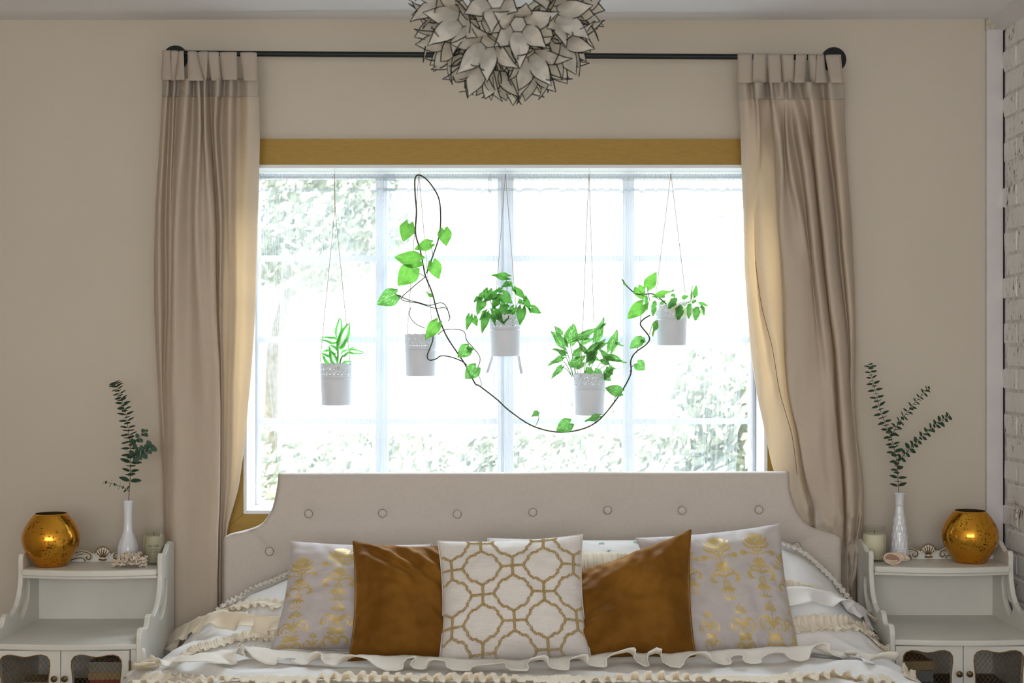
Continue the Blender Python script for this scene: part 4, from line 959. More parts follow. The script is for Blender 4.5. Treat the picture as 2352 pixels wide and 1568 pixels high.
# ------------------------------------------------------------------ lace rimmed pots
PD=4.755
def pot_meshes():
    rb,rt,H=.0475,.0525,.142; zl=.088  # lace starts
    body,fb=lathe([(.0001,0),(rb-.002,0),(rb,.002),(rb+(rt-rb)*.55,zl-.012),(rb+(rt-rb)*.57,zl-.009),(rb+(rt-rb)*.57+.0018,zl-.007),(rb+(rt-rb)*.6+.0018,zl-.004),(rb+(rt-rb)*.6,zl-.002),(rb+(rt-rb)*.62,zl),(rb+(rt-rb)*.62-.0015,zl),(rb-.003,.004),(.0001,.004)],48)
    na,nz=288,44; V=[];Fc=[]; Hl=H-zl
    per=PI*2/12
    def hole(a,z):
        u=((a/per)%1)-.5; x=u*per*rt; zz=z # metres from lace base
        def c(cx,cz,r): 
            return any((x-cx-s*per*rt)**2+(zz-cz)**2<r*r for s in (-1,0,1))
        if zz>Hl-.007+.0055*abs(math.cos(u*PI*1.0))**.6-.002*abs(math.sin(u*PI*3)): return True
        for k in range(10):
            if c(-.0125+k*.00275,.0035,.0007): return True
        if c(0,.013,.0030) or c(-.006,.0125,.0014) or c(.006,.0125,.0014) or c(.0137,.013,.0022): return True
        if c(0,.0195,.0016) or c(-.0045,.0185,.0016) or c(.0045,.0185,.0016): return True
        for k in range(7):
            an=-1.2+k*.4; 
            if c(math.sin(an)*.0105,.016+math.cos(an)*.0105,.0012): return True
        for k in range(5):
            an=-1.1+k*.55
            if c(math.sin(an)*.0065,.031+math.cos(an)*.0065,.0014): return True
        if c(0,.0315,.0023) or c(-.0135,.030,.0021) or c(-.009,.034,.0013) or c(.009,.034,.0013) or c(-.010,.024,.0013) or c(.010,.024,.0013) or c(-.0135,.022,.0014): return True
        if c(-.0135,.0385,.0013) or c(0,.0445,.0013): return True
        return False
    for j in range(nz+1):
        z=Hl*j/nz; r=rb+(rt-rb)*(.62+.38*j/nz)
        for k in range(na): a=2*PI*k/na; V.append((r*math.cos(a),r*math.sin(a),zl+z))
    for j in range(nz):
        for k in range(na):
            if hole(2*PI*(k+.5)/na,Hl*(j+.5)/nz): continue
            k2=(k+1)%na; Fc.append((j*na+k,j*na+k2,(j+1)*na+k2,(j+1)*na+k))
    return pyd(body,fb),pyd(V,Fc)
POT,LACE=pot_meshes()
M['pot']=mat('white_powder_coated_metal',(224,228,236),.45,spec=.4); M['soil']=mat('potting_soil',(62,46,36),1,var=.4,vscale=200,bump=.6)
POT.materials.append(M['pot']); LACE.materials.append(M['pot'])
for m_ in (POT,LACE): m_.polygons.foreach_set('use_smooth',[True]*len(m_.polygons))
SOIL=pyd(*lathe([(.0001,0),(.035,.001),(.049,0)],32)); SOIL.materials.append(M['soil'])
def planter(px,pyb,label,tilt=0,soil=True):
    s=73/ (2*.0525*F/PD)
    x=X(px,PD); z=Z(pyb,PD)
    e=empty('hanging_planter',(x,PD,z),label=label,cat='planter',group='lace rimmed planters hanging in the window')
    def put(nm,me,par,zo=0):
        o=bpy.data.objects.new(nm,me); COL.objects.link(o); o.parent=par; o.rotation_euler=(0,tilt,0); o.scale=(s,s,s); o.location=(0,0,zo); return o
    po=put('pot',POT,e); rim=bpy.data.objects.new('lace_rim',LACE); COL.objects.link(rim); rim.parent=po; md=rim.modifiers.new('t','SOLIDIFY'); md.thickness=.0007; 
    if soil: put('soil',SOIL,e,.09*s)
    return e,s
def twine(e,top,ends,d=PD):
    parts=[]
    for en in ends:
        pts=[P(top[0],top[1],d+.012),P(en[0],en[1],en[2] if len(en)>2 else d)]
        if len(en)>3: pts=[P(top[0],top[1],d+.012),P(en[3],en[4],d+.006),P(en[0],en[1],en[2])]
        parts.append(tube(pts,.0009,5))
    link('twine',merge(parts),M['twine'],e)
def stems(e,pts,r=.0011,matn='stem',name='stem'):
    parts=[tube(catmull([P(*p) for p in pl],5),r,5) for pl in pts]; link(name,merge(parts),M[matn],e)
def hook(px,lab,py=396):
    e=empty('cup_hook',(X(px,PD),PD+.012,Z(py,PD)),label=lab,cat='hook',group='small white hooks under the window head')
    c=P(px,py,PD+.012); pts=[c+Vector((0,0,.0245)),c+Vector((0,0,.004))]+[c+Vector((.005*math.sin(a),0,-.002+.005*math.cos(a))) for a in (0,.8,1.6,2.4,3.1,3.8,4.4)]
    v,f=tube(pts,.0009,6); link('wire_hook',pyd(v,f),M['pot'],e)
    return e
for px,l in ((768,'small white hook above the leftmost hanging planter'),(962,'small white hook that carries the vine and the empty looking second planter'),(1161,'small white hook above the middle planter at the window mullion'),(1353,'small white hook above the lowest hanging planter'),(1541,'small white hook above the rightmost hanging planter')): hook(px,l)
# 1: leftmost planter
e,s=planter(772,930,'leftmost hanging white lace rimmed planter with a small pale centred leafy plant')
twine(e,(768,398),[(735,832,PD+.02,769,482),(804,832,PD+.02,770,482)])
D1=PD-.01
for b,t,w_,r in (((775,776),(783,731),17,.3),((778,800),(802,740),24,.0),((777,785),(739,774),17,.5),((777,802),(792,769),22,.2),((774,812),(757,793),20,.3),((765,812),(739,808),18,.3),((768,838),(742,812),24,.2),((782,815),(812,803),14,.6),((800,805),(833,811),13,.2),((786,838),(806,833),16,.2),((772,838),(760,806),18,.4)):
    leaf(e,'oval','dief',b,t,w_,D1-.02*random.random(),roll=r,q=1,dt=.01)
stems(e,[[(775,850,PD),(776,820,PD-.005),(777,775,PD-.01)],[(772,850,PD),(765,825,PD-.005),(757,812,PD-.01)],[(779,850,PD),(784,822,PD-.005),(800,806,PD-.01)]],.0028,'stem')
# 2: second planter, its vine is a thing of its own
e,s=planter(966,863,'second hanging white lace rimmed planter from the left, with no leaves rising above its rim')
twine(e,(962,398),[(935,768,PD+.02),(994,768,PD+.02)])
# 3: middle planter
e,s=planter(1161,818,'middle hanging white lace rimmed planter with dense dark veined arrow shaped leaves',tilt=-.02)
twine(e,(1161,398),[(1136,720,PD+.02),(1186,720,PD+.02)])
o3,k3=(1050,600),210/1372
for (bx,by),(tx,ty),w_,r in (((745,235),(520,200),120,.3),((470,440),(420,600),150,.2),((330,560),(250,590),90,.7),((380,600),(290,780),150,.2),((250,850),(300,970),110,.3),((190,830),(140,1030),105,.1),((430,830),(370,1078),130,.1),((590,490),(440,580),130,.3),((640,600),(560,470),100,.5),((690,500),(820,630),170,.1),((770,330),(660,390),90,.6),((790,330),(830,380),80,.5),((850,390),(880,480),70,.5),((900,440),(1030,570),110,.3),((1030,560),(1100,780),90,.5),((1120,700),(1262,780),120,.1),((970,720),(940,960),150,.1),((750,720),(555,800),170,.1),((720,640),(640,720),120,.3),((560,740),(700,950),130,.4),((740,820),(700,925),90,.3),((840,780),(820,980),95,.2),((500,800),(460,870),90,.3),((930,590),(1000,640),70,.5),((600,580),(520,720),120,.3),((440,760),(330,880),90,.4),((850,700),(760,840),110,.3),((540,830),(570,970),60,.5),((380,500),(300,620),90,.4),((660,430),(560,440),80,.6)):
    leaf(e,'arrow','syng',(o3[0]+bx*k3,o3[1]+by*k3),(o3[0]+tx*k3,o3[1]+ty*k3),w_*k3,PD-.02-.035*random.random(),roll=r,q=random.randrange(2),dt=.008)
stems(e,[[(1160,735,PD),(1165,690,PD-.01),(1163,640,PD-.02)],[(1155,735,PD),(1130,700,PD-.02),(1120,668,PD-.03)],[(1150,735,PD),(1110,715,PD-.02),(1092,728,PD-.03)],[(1170,735,PD),(1190,695,PD-.02),(1208,690,PD-.03)],[(1172,735,PD),(1195,700,PD-.02),(1222,706,PD-.03)],[(1160,735,PD),(1150,700,PD-.02),(1140,690,PD-.03)]],.0012)
# 4: lowest planter
e,s=planter(1354,953,'lowest hanging white lace rimmed planter full of marbled green pointed leaves')
twine(e,(1353,398),[(1334,868,PD-.055,1349,480),(1364,740,PD+.03)])
o4,k4=(1240,700),220/1278
for (bx,by),(tx,ty),w_,r,kd in (((285,400),(195,280),90,.3,'heart'),((330,550),(165,350),130,.2,'heart'),((400,500),(455,245),190,.0,'heart'),((340,655),(190,570),70,.6,'heart'),((305,700),(108,790),75,.4,'heart'),((290,828),(150,970),80,.3,'heart'),((640,430),(500,390),90,.5,'heart'),((500,440),(900,272),85,.3,'heart'),((745,470),(862,168),120,.2,'heart'),((620,650),(490,450),60,.4,'heart'),((640,640),(880,460),110,.2,'heart'),((430,790),(610,690),130,.2,'heart'),((470,680),(560,560),110,.3,'heart'),((650,760),(775,575),120,.3,'heart'),((940,600),(1035,330),130,.0,'heart'),((890,690),(780,560),70,.5,'heart'),((900,670),(1155,780),85,.4,'heart'),((880,690),(1075,770),65,.5,'heart'),((1020,505),(1110,555),40,.5,'heart'),((660,680),(835,760),60,.6,'heart'),((840,720),(920,800),110,.3,'heart'),((620,870),(730,930),120,.2,'heart'),((740,880),(840,985),120,.2,'heart'),((930,870),(860,990),110,.3,'heart'),((940,850),(1060,850),25,.5,'heart'),((850,920),(945,1015),120,.1,'heart'),((920,830),(960,930),110,.3,'heart'),((560,500),(720,460),70,.5,'heart'),((770,560),(920,500),60,.4,'heart'),((400,780),(520,870),60,.6,'heart'),((570,770),(500,850),90,.3,'heart'),((700,640),(640,760),110,.3,'heart')):
    leaf(e,kd,'poth',(o4[0]+bx*k4,o4[1]+by*k4),(o4[0]+tx*k4,o4[1]+ty*k4),w_*k4,PD-.012-.035*random.random(),roll=r,q=random.randrange(2),dt=.01)
sp=[]
for (tx,ty) in ((400,500),(340,560),(330,655),(300,735),(300,828),(470,640),(560,650),(640,640),(745,480),(780,620),(890,690),(930,780),(650,780),(430,700)):
    bx=430+(tx-300)*.45; sp.append([(o4[0]+bx*k4,o4[1]+960*k4,PD),(o4[0]+(bx*.5+tx*.5)*k4,o4[1]+(ty*.5+900*.5)*k4,PD-.008),(o4[0]+tx*k4,o4[1]+ty*k4,PD-.02)])
stems(e,sp,.0011)
# 5: rightmost planter
e,s=planter(1542,793,'rightmost hanging white lace rimmed planter with cream edged leaves spilling to the right')
twine(e,(1541,398),[(1507,672,PD+.02),(1574,672,PD+.02)])
o5,k5=(1420,600),230/1202
for (bx,by),(tx,ty),w_,r in (((335,400),(345,590),80,.3),((440,470),(415,660),115,.1),((700,440),(600,560),150,.2),((560,430),(500,400),80,.4),((640,390),(680,440),80,.5),((750,520),(720,705),180,.0),((860,500),(845,690),120,.1),((950,540),(925,712),150,.1),((1000,520),(1030,650),80,.4),((760,440),(840,420),95,.3),((865,490),(895,290),30,.2),((915,440),(940,290),110,.1),((960,490),(1075,535),70,.3),((880,500),(940,470),60,.5),((620,470),(740,540),130,.4),((500,510),(570,480),80,.4)):
    leaf(e,'oval','cream_leaf',(o5[0]+bx*k5,o5[1]+by*k5),(o5[0]+tx*k5,o5[1]+ty*k5),w_*k5,PD-.035-.025*random.random(),roll=r,q=random.randrange(2),dt=.006)
stems(e,[[(1540,705,PD),(1560,695,PD-.02),(1585,693,PD-.04)],[(1575,697,PD-.03),(1590,690,PD-.04),(1596,680,PD-.04)],[(1530,705,PD),(1518,690,PD-.03),(1500,680,PD-.04)]],.0013)
# ------------------------------------------------------------------ trailing vine, hook to hook
VD=PD-.058
vine=empty('trailing_vine',(X(960,VD),VD,Z(600,VD)),label='long heart leaved vine looped over a hook and slung across to the rightmost planter',cat='vine')
o1,k1=(680,380),500/1352
def q1(l,d=VD): return [P(o1[0]+x*k1,o1[1]+y*k1,d) for x,y in l]
def q2(l,d=VD): return [P(1040+x*640/2091,560+y*640/2091,d) for x,y in l]
main=[
 (q1([(750,60),(738,90),(740,185),(748,290),(742,420),(770,520),(790,620),(805,690),(845,790),(880,920),(930,1050),(1000,1160),(1050,1235)])+[P(1091,880,VD)]+q2([(200,1065),(330,1165),(430,1255),(610,1370),(830,1412),(1050,1355),(1210,1190),(1330,990),(1335,880),(1370,815),(1450,755),(1475,700),(1410,610),(1425,570),(1480,535)]),.0022),
 (q1([(748,62),(775,62),(828,105),(885,200),(898,320),(888,440),(850,560),(810,670)]),.0021),
 (q1([(805,690),(720,760),(655,830),(760,855),(860,885),(930,885),(955,940),(945,965)]),.0013),
 (q1([(620,800),(700,835),(760,850),(830,868),(900,852),(935,880),(955,945)]),.0014),
 (q1([(712,880),(705,930),(740,980),(800,1010)]),.0012),
 (q1([(880,1050),(930,1018),(1035,1025),(1060,1085),(1090,1120),(1140,1185),(1135,1240),(1110,1275)]),.0013),
 (q1([(852,1060),(845,1100),(815,1180),(830,1208),(870,1200),(900,1182),(960,1188),(1030,1215),(1060,1240)]),.0018),
 (q1([(1120,1270),(1145,1330),(1150,1368),(1135,1370)]),.0009),
 (q2([(1270,265),(1310,320),(1370,370),(1430,378),(1500,375),(1550,405),(1600,450)],VD),.0018),
]
link('vine_stem',merge([tube(catmull(p,6),r*1.1,6) for p,r in main]),M['vinestem'],vine)
pet=[q1([(742,425),(720,410),(698,362)]),q1([(885,440),(905,420),(920,400)]),q1([(850,555),(840,500),(835,480)]),q1([(770,590),(760,588)]),q1([(800,690),(760,665),(728,640)]),q1([(830,640),(850,600)]),q1([(655,830),(610,790)]),q1([(905,1000),(880,980)]),q1([(1060,1180),(1072,1140)]),q1([(1090,1310),(1110,1270)]),
 q2([(1640,0),(1640,0)]) , q2([(620,1370),(645,1310),(640,1262)]),q2([(830,1410),(880,1340)]),q2([(1060,1350),(1090,1300)]),q2([(1210,1190),(1220,1150),(1255,1105)]),q2([(1330,960),(1345,920),(1385,895)]),q2([(1380,820),(1390,770),(1410,725)]),q2([(1475,680),(1500,600),(1530,570)]),q2([(1408,600),(1412,540),(1420,470)]),q2([(1480,430),(1465,370),(1460,320)]),q2([(1430,378),(1400,350)])]
pet=[p for p in pet if (p[0]-p[-1]).length>1e-4]
for p in pet:
    v,f=tube(catmull(p,4),.0011,5); link('leaf_stalk',pyd(v,f),M['vinestem'],vine)
def A(x,y): return (o1[0]+x*k1,o1[1]+y*k1)
def B2(x,y): return (1040+x*640/2091,560+y*640/2091)
for (b,t,w_,r,mt,dd) in (
 (A(700,365),A(665,472),98*k1,.1,'vine',0),(A(920,400),A(932,498),88*k1,.1,'vine',0),(A(838,485),A(735,518),70*k1,.2,'vine',0),(A(768,590),A(610,568),108*k1,.0,'vine',-.006),(A(728,640),A(632,745),130*k1,.0,'vine',0),(A(850,602),A(887,703),88*k1,.1,'vine',0),
 (A(620,800),A(500,862),112*k1,.1,'vine_v',.060),(A(878,975),A(803,1080),82*k1,.1,'vine',-.004),(A(1072,1130),A(1003,1190),85*k1,.1,'vine_v',0),(A(1066,1140),A(1106,1140),36*k1,.3,'vine_v',0),(A(1118,1255),A(1050,1325),95*k1,.0,'vine_v',0),(A(850,820),A(806,780),18*k1,.8,'vine',0),
 (B2(640,1262),B2(590,1295),42*.306,.6,'vine_v',0),(B2(880,1345),B2(775,1400),110*.306,.1,'vine_v',0),(B2(1100,1292),B2(990,1328),45*.306,.5,'vine_v',.0),(B2(1260,1110),B2(1143,1080),90*.306,.0,'vine_v',0),(B2(1385,895),B2(1440,945),92*.306,.0,'vine_v',0),
 (B2(1412,715),B2(1328,785),84*.306,.0,'vine_v',0),(B2(1415,715),B2(1446,740),50*.306,.4,'vine_v',0),(B2(1540,570),B2(1493,690),34*.306,.8,'vine',-.01),(B2(1425,455),B2(1310,562),105*.306,.0,'vine',0),(B2(1462,322),B2(1528,212),92*.306,.0,'vine',0),(B2(1390,330),B2(1430,418),90*.306,.1,'vine',.004),(B2(1515,385),B2(1662,352),42*.306,.5,'vine',0),(B2(1300,320),B2(1268,265),14*.306,.8,'vine',0)):
    leaf(vine,'heart' if w_>12 else 'oval',mt,b,t,w_,VD-.004+dd,roll=r,q=0,dt=.006)

rb_=empty('ribbon',(X(1160,4.83),4.83,Z(790,4.83)),label='pair of white ribbon ends hanging behind the middle planter',cat='ribbon')
for a,b in (((1143,780),(1119,856)),((1184,780),(1198,858))):
    q0,q1_=P(a[0],a[1],4.835),P(b[0],b[1],4.83); w2=Vector((.0045,0,.0012)); V=[q0-w2,q0+w2,(q0+q1_)/2+w2+Vector((0,-.004,0)),(q0+q1_)/2-w2+Vector((0,-.004,0)),q1_+w2,q1_-w2]
    o=link('ribbon_end',pyd(V,[(0,1,2,3),(3,2,4,5)]),M['pot'],rb_); solidify(o,.0006)
# ------------------------------------------------------------------ nightstands
M['ns']=mat('aged_white_furniture_paint',(218,216,207),.42,var=.06,vscale=7,bump=.08,bscale=40,spec=.5)
M['gilt']=mat('worn_gilding',(138,104,54),.5,metal=.3,var=.35,vscale=90)
M['brass']=mat('antique_brass',(120,100,66),.4,metal=.8,var=.4,vscale=200)
M['nsin']=mat('cabinet_inside',(96,98,96),.9)
SHZ,LSZ=.813,.628
panel=[(4.60,0),(4.60,.874),(4.565,.882),(4.535,.876),(4.51,.862),(4.488,.852),(4.468,.853),(4.455,.860),(4.444,.856),(4.439,.842),(4.441,.80),(4.436,.765),(4.420,.73),(4.395,.703),(4.360,.688),(4.338,.684),(4.322,.694),(4.302,.697),(4.286,.690),(4.276,.674),(4.262,.664),(4.238,.664),(4.226,.672),(4.206,.672),(4.193,.662),(4.188,.645),(4.190,0)]
hole=[(4.486,.775),(4.499,.768),(4.506,.744),(4.498,.710),(4.478,.683),(4.450,.664),(4.432,.657),(4.418,.664),(4.405,.684),(4.412,.697),(4.430,.698),(4.452,.706),(4.468,.722),(4.474,.745),(4.472,.765)]
def bevel(o,w,s=2):
    md=o.modifiers.new('bev','BEVEL'); md.width=w; md.segments=s; md.limit_method='ANGLE'; md.angle_limit=math.radians(40); return o
def shelf_me(x0,x1,yf,yb_,z,th,bow):
    n=24; fr=[(x0+(x1-x0)*i/n, yf-bow*math.sin(PI*i/n)**1.0+bow*.35*math.cos(2*PI*i/n)*0) for i in range(n+1)]
    v,f=extrude_poly(fr+[(x1,yb_),(x0,yb_)],[],th); return pyd([(a,b,c+z) for a,b,c in v],f)
def spiral(cx,cz,y,r0,r1,a0,turns,n=26,mx=1):
    return [(cx+mx*(r0+(r1-r0)*i/n)*math.cos(a0+turns*2*PI*i/n),y,cz+(r0+(r1-r0)*i/n)*math.sin(a0+turns*2*PI*i/n)) for i in range(n+1)]
def nightstand(xl,xr,off,label,dl,dr):
    """xl,xr outer faces; dl,dr door span"""
    yb_=4.60+off; e=empty('nightstand',((xl+xr)/2,4.4+off,0),label=label,cat='nightstand',group='antique white nightstands')
    th=.016
    for side,x0 in (('l',xl),('r',xr-th)):
        v,f=extrude_poly(panel,[hole],th); v=[(x0+c,a+off,b) for a,b,c in v]
        o=link('side_panel',pyd(v,f),M['ns'],e,smooth=False); bevel(o,.004,3)
        # rounded pilaster on the cabinet corner
    for sx,x0 in ((1,xl+.0),(-1,xr)):
        v,f=lathe([(.0001,0),(.014,0),(.014,.60),(.011,.612),(.0001,.614)],14,(x0+sx*.004,4.205+off,0)); link('corner_post',pyd(v,f),M['ns'],e)
    xi0,xi1=xl+th,xr-th
    o=link('upper_shelf',shelf_me(xi0,xi1,4.425+off,yb_,SHZ-.020,.020,.03),M['ns'],e,smooth=False); bevel(o,.005,3)
    o=link('shelf_moulding',shelf_me(xi0,xi1,4.433+off,4.46+off,SHZ-.028,.008,.03),M['ns'],e,smooth=False); bevel(o,.002)
    o=link('lower_shelf',shelf_me(xl+.002,xr-.002,4.205+off,yb_,LSZ-.018,.018,.022),M['ns'],e,smooth=False); bevel(o,.005,3)
    link('back_panel',boxme(xi0,xi1,yb_-.008,yb_+.004,.02,SHZ+.012),M['ns'],e,smooth=False)
    link('cabinet_floor',boxme(xi0,xi1,4.22+off,yb_-.008,.08,.095),M['ns'],e,smooth=False)
    o=link('inner_shelf',boxme(xi0,xi1,4.25+off,yb_-.008,.425,.437),M['nsin'],e,smooth=False)
    bm=bmesh.new(); box(bm,xi0,dl,4.208+off,4.222+off,0,.61,bev=.002); box(bm,dr,xi1,4.208+off,4.222+off,0,.61,bev=.002); box(bm,dl,dr,4.212+off,4.226+off,.02,.075,bev=.002)
    link('face_frame',bm2me(bm),M['ns'],e,smooth=False)
    # doors
    mid=(dl+dr)/2; cz=[(-1,.034),(-.985,.018),(-.88,.007),(-.68,.002),(-.45,.003),(-.2,.0075),(0,.009),(.2,.0075),(.45,.003),(.68,.002),(.88,.007),(.985,.018),(1,.034),(.975,.052),(.94,.075),(.93,.12)]
    for (a,b,s) in ((dl+.001,mid-.0008,1),(mid+.0008,dr-.001,-1)):
        z0,z1=.078,.6085; hw=(b-a)/2-.0265; c=(a+b)/2-.0045*s; top=.598; bot=.09
        up=[(c+hw*u,top-dz) for u,dz in cz]; dn_=[(c+hw*u,bot+dz) for u,dz in cz]
        hole_=up+dn_[::-1]+[(c-hw*.93,bot+.12),(c-hw*.94,bot+.075),(c-hw*.975,bot+.052)]+[(c-hw*.975,top-.052)][:0]
        left=[(c-hw*.93,top-.12),(c-hw*.94,top-.075),(c-hw*.975,top-.052)]
        hole_=up+[(c+hw*u,bot+dz) for u,dz in cz[::-1]]+[(c-hw*.975,bot+.052),(c-hw*.94,bot+.075),(c-hw*.93,bot+.12)]+left
        v,f=extrude_poly([(a,z0),(b,z0),(b,z1),(a,z1)],[hole_],.016); v=[(p,4.197+off+r,q) for p,q,r in v]
        d=link('door',pyd(v,f),M['ns'],e,smooth=False); bevel(d,.0015)
        v,f=tube([(p,4.1965+off,q) for p,q in hole_],.0016,6,closed=True); link('gilt_edge',pyd(v,f),M['gilt'],d)
        parts=[]; st=.0185; y=4.207+off
        def clip(p,q):
            # keep the piece of a diagonal wire inside the opening box
            return p,q
        zz=bot-.2
        for k in range(-12,46):
            for sg in (1,-1):
                pts=[]
                for i in range(81):
                    x=c-hw+2*hw*i/80; z=bot+k*st+sg*(x-c)*1.25
                    if bot+.004<z<top-.009 and abs(x-c)<hw*.965: pts.append((x,y+sg*.0006,z))
                if len(pts)>3: parts.append(tube([pts[0],pts[-1]],.0006,4))
        link('wire_lattice',merge(parts),M['gilt'],d,kind='stuff')
        kx=(mid-.0155) if s==1 else (mid+.0155)
        v,f=lathe([(.0001,0),(.0045,0),(.004,.006),(.0075,.010),(.0095,.014),(.009,.017),(.006,.0165),(.0045,.019),(.0001,.020)],20); v=[(kx+p,4.197+off-r,.528+q) for p,q,r in v]
        link('knob',pyd(v,f),M['brass'],d)
    for hz in (.56,.15):
        bm=bmesh.new(); box(bm,dr-.0015,dr+.0035,4.193+off,4.199+off,hz-.02,hz+.02,bev=.001); link('hinge',bm2me(bm),M['brass'],e,smooth=False)
    # carved gallery: board, shell and scrolls with gilding
    cx=(xl+xr)/2; yg=yb_-.012; n=40
    top=[(cx+(i/n-.5)*(xi1-xi0), SHZ+.012+.016*math.exp(-(((i/n-.5)*2)/.45)**2)) for i in range(n+1)]
    v,f=extrude_poly(top+[(xi1,SHZ),(xi0,SHZ)],[],.012); g=link('carved_gallery',pyd([(a,yg+c-.002,b) for a,b,c in v],f),M['ns'],e,smooth=False)
    W_=[];G_=[]
    for k in range(-3,4):
        a=k*.36; W_.append(tube([(cx+math.sin(a)*.006,yg-.004,SHZ+.012+math.cos(a)*.004),(cx+math.sin(a)*.020,yg-.008,SHZ+.010+math.cos(a)*.024),(cx+math.sin(a)*.027,yg-.006,SHZ+.010+math.cos(a)*.036)],.0035,8,rfun=lambda t:.45+.75*t))
        if k<3: b=a+.18; G_.append(tube([(cx+math.sin(b)*.006,yg-.009,SHZ+.013+math.cos(b)*.003),(cx+math.sin(b)*.023,yg-.0085,SHZ+.010+math.cos(b)*.029)],.0022,6,rfun=lambda t:.5+.7*t))
    G_.append(tube([(cx-.012,yg-.009,SHZ+.008),(cx,yg-.011,SHZ+.006),(cx+.012,yg-.009,SHZ+.008)],.003,6))
    ar=[(cx+math.sin(a/10)*.029,yg-.006,SHZ+.011+math.cos(a/10)*.038+.0015*math.cos(a*2.1)) for a in range(-12,13)]
    G_.append(tube(ar,.0016,6))
    for m in (-1,1):
        s1=spiral(cx+m*.046,SHZ+.018,yg-.007,.012,.003,PI*.9,-1.3,mx=m); s1=[(a,b,c) for a,b,c in s1]
        tail=catmull([(cx+m*.118,yg-.004,SHZ+.010),(cx+m*.100,yg-.006,SHZ+.022),(cx+m*.078,yg-.008,SHZ+.031),(cx+m*.058,yg-.008,SHZ+.031),(cx+m*.040,yg-.008,SHZ+.024),(cx+m*.037,yg-.008,SHZ+.013),(cx+m*.045,yg-.008,SHZ+.007),(cx+m*.053,yg-.008,SHZ+.013),(cx+m*.049,yg-.008,SHZ+.018)],5)
        W_.append(tube(tail,.0048,8,rfun=lambda t:.35+.8*math.sin(PI*min(1,t*1.1+.05))))
        G_.append(tube([(a,b-.0040,c+.0012) for a,b,c in tail],.0020,6,rfun=lambda t:.4+.8*math.sin(PI*t)))
        t2=catmull([(cx+m*.105,yg-.004,SHZ+.006),(cx+m*.085,yg-.006,SHZ+.013),(cx+m*.064,yg-.006,SHZ+.014),(cx+m*.056,yg-.006,SHZ+.003)],5)
        W_.append(tube(t2,.0042,8,rfun=lambda t:.4+.7*math.sin(PI*t))); G_.append(tube([(a,b-.0036,c-.001) for a,b,c in t2],.0019,6))
    link('shell_and_scrolls',merge(W_),M['ns'],g,kind='stuff'); link('gilding',merge(G_),M['gilt'],g,kind='stuff')
    return e
nightstand(-1.543,-1.092,0,'white nightstand with open shelves and lattice doors, left of the bed',-1.535,-1.129)
nightstand(1.130,1.588,.062,'white nightstand with open shelves and lattice doors, right of bed by brick wall',1.148,1.555)
# books behind the doors
def book(x,y,z,w_,d_,h,rz,col,label,grp,name='book'):
    e=empty(name,(x,y,z),label=label,cat='book',group=grp); e.rotation_euler=(0,0,rz)
    m=mat('book_cover',col,.7,var=.15,vscale=40)
    bm=bmesh.new(); box(bm,-w_/2,w_/2,-d_/2,d_/2,0,.0025); box(bm,-w_/2,w_/2,-d_/2,d_/2,h-.0025,h); box(bm,-w_/2,w_/2,-d_/2,-d_/2+.0025,.0025,h-.0025)
    o=bpy.data.objects.new('cover',bm2me(bm)); o.data.materials.append(m); COL.objects.link(o); o.parent=e
    o=bpy.data.objects.new('pages',boxme(-w_/2+.004,w_/2-.004,-d_/2+.003,d_/2-.004,.0026,h-.0026)); o.data.materials.append(M['page']); COL.objects.link(o); o.parent=e
M['page']=mat('book_pages',(206,196,172),.9)
g1='books inside the left nightstand'; xb=-1.215; z=.4375
for i,(w_,h,c,rz,l) in enumerate(((.15,.034,(70,86,84),.05,'dark green book at the bottom of the stack behind the left nightstand lattice'),(.145,.026,(150,66,52),-.04,'red book near the bottom of the stack behind the left nightstand lattice'),(.14,.022,(168,146,110),.06,'tan book near the top of the stack behind the left nightstand lattice'),(.15,.030,(150,148,138),-.03,'grey book topmost of the stack behind the left nightstand lattice'))):
    book(xb+.01*i%.02,4.36,z,w_,.11,h,rz,c,l,g1); z+=h+.0004
book(-1.43,4.37,.4375,.12,.10,.05,.05,(150,140,118),'pale boxed book behind the left door of the left nightstand',g1)
g2='books inside the right nightstand'; z=.4375
for i,(w_,h,c,rz,l) in enumerate(((.13,.040,(70,74,78),.04,'dark grey book at the bottom behind the right nightstand lattice'),(.12,.034,(120,128,132),-.05,'blue grey book in the middle behind the right nightstand lattice'),(.11,.028,(160,140,108),.12,'tan book on top behind the right nightstand lattice'))):
    book(1.235,4.42,z,w_,.11,h,rz,c,l,g2); z+=h+.0004
# ------------------------------------------------------------------ things on the nightstands
def mercury():
    m,nt,b=newmat('gold_mercury_glass'); N=nt.nodes; L=nt.links; b.inputs['Metallic'].default_value=1; 
    t=N.new('ShaderNodeTexCoord'); n=N.new('ShaderNodeTexNoise'); n.inputs['Scale'].default_value=170; n.inputs['Detail'].default_value=2; L.new(t.outputs['Object'],n.inputs['Vector'])
    n3=N.new('ShaderNodeTexNoise'); n3.inputs['Scale'].default_value=14; L.new(t.outputs['Object'],n3.inputs['Vector'])
    ad=N.new('ShaderNodeMath'); ad.operation='MULTIPLY_ADD'; ad.inputs[1].default_value=.35; L.new(n3.outputs[0],ad.inputs[0]); L.new(n.outputs[0],ad.inputs[2])
    r=N.new('ShaderNodeValToRGB'); e=r.color_ramp.elements; e[0].position=.80; e[0].color=(*lin((222,160,56)),1); e[1].position=.88; e[1].color=(*lin((80,52,20)),1); L.new(ad.outputs[0],r.inputs[0]); L.new(r.outputs[0],b.inputs['Base Color'])
    rr=N.new('ShaderNodeMapRange'); rr.inputs[1].default_value=.3; rr.inputs[2].default_value=.8; rr.inputs[3].default_value=.09; rr.inputs[4].default_value=.24; L.new(n3.outputs[0],rr.inputs[0]); L.new(rr.outputs[0],b.inputs['Roughness']); return m
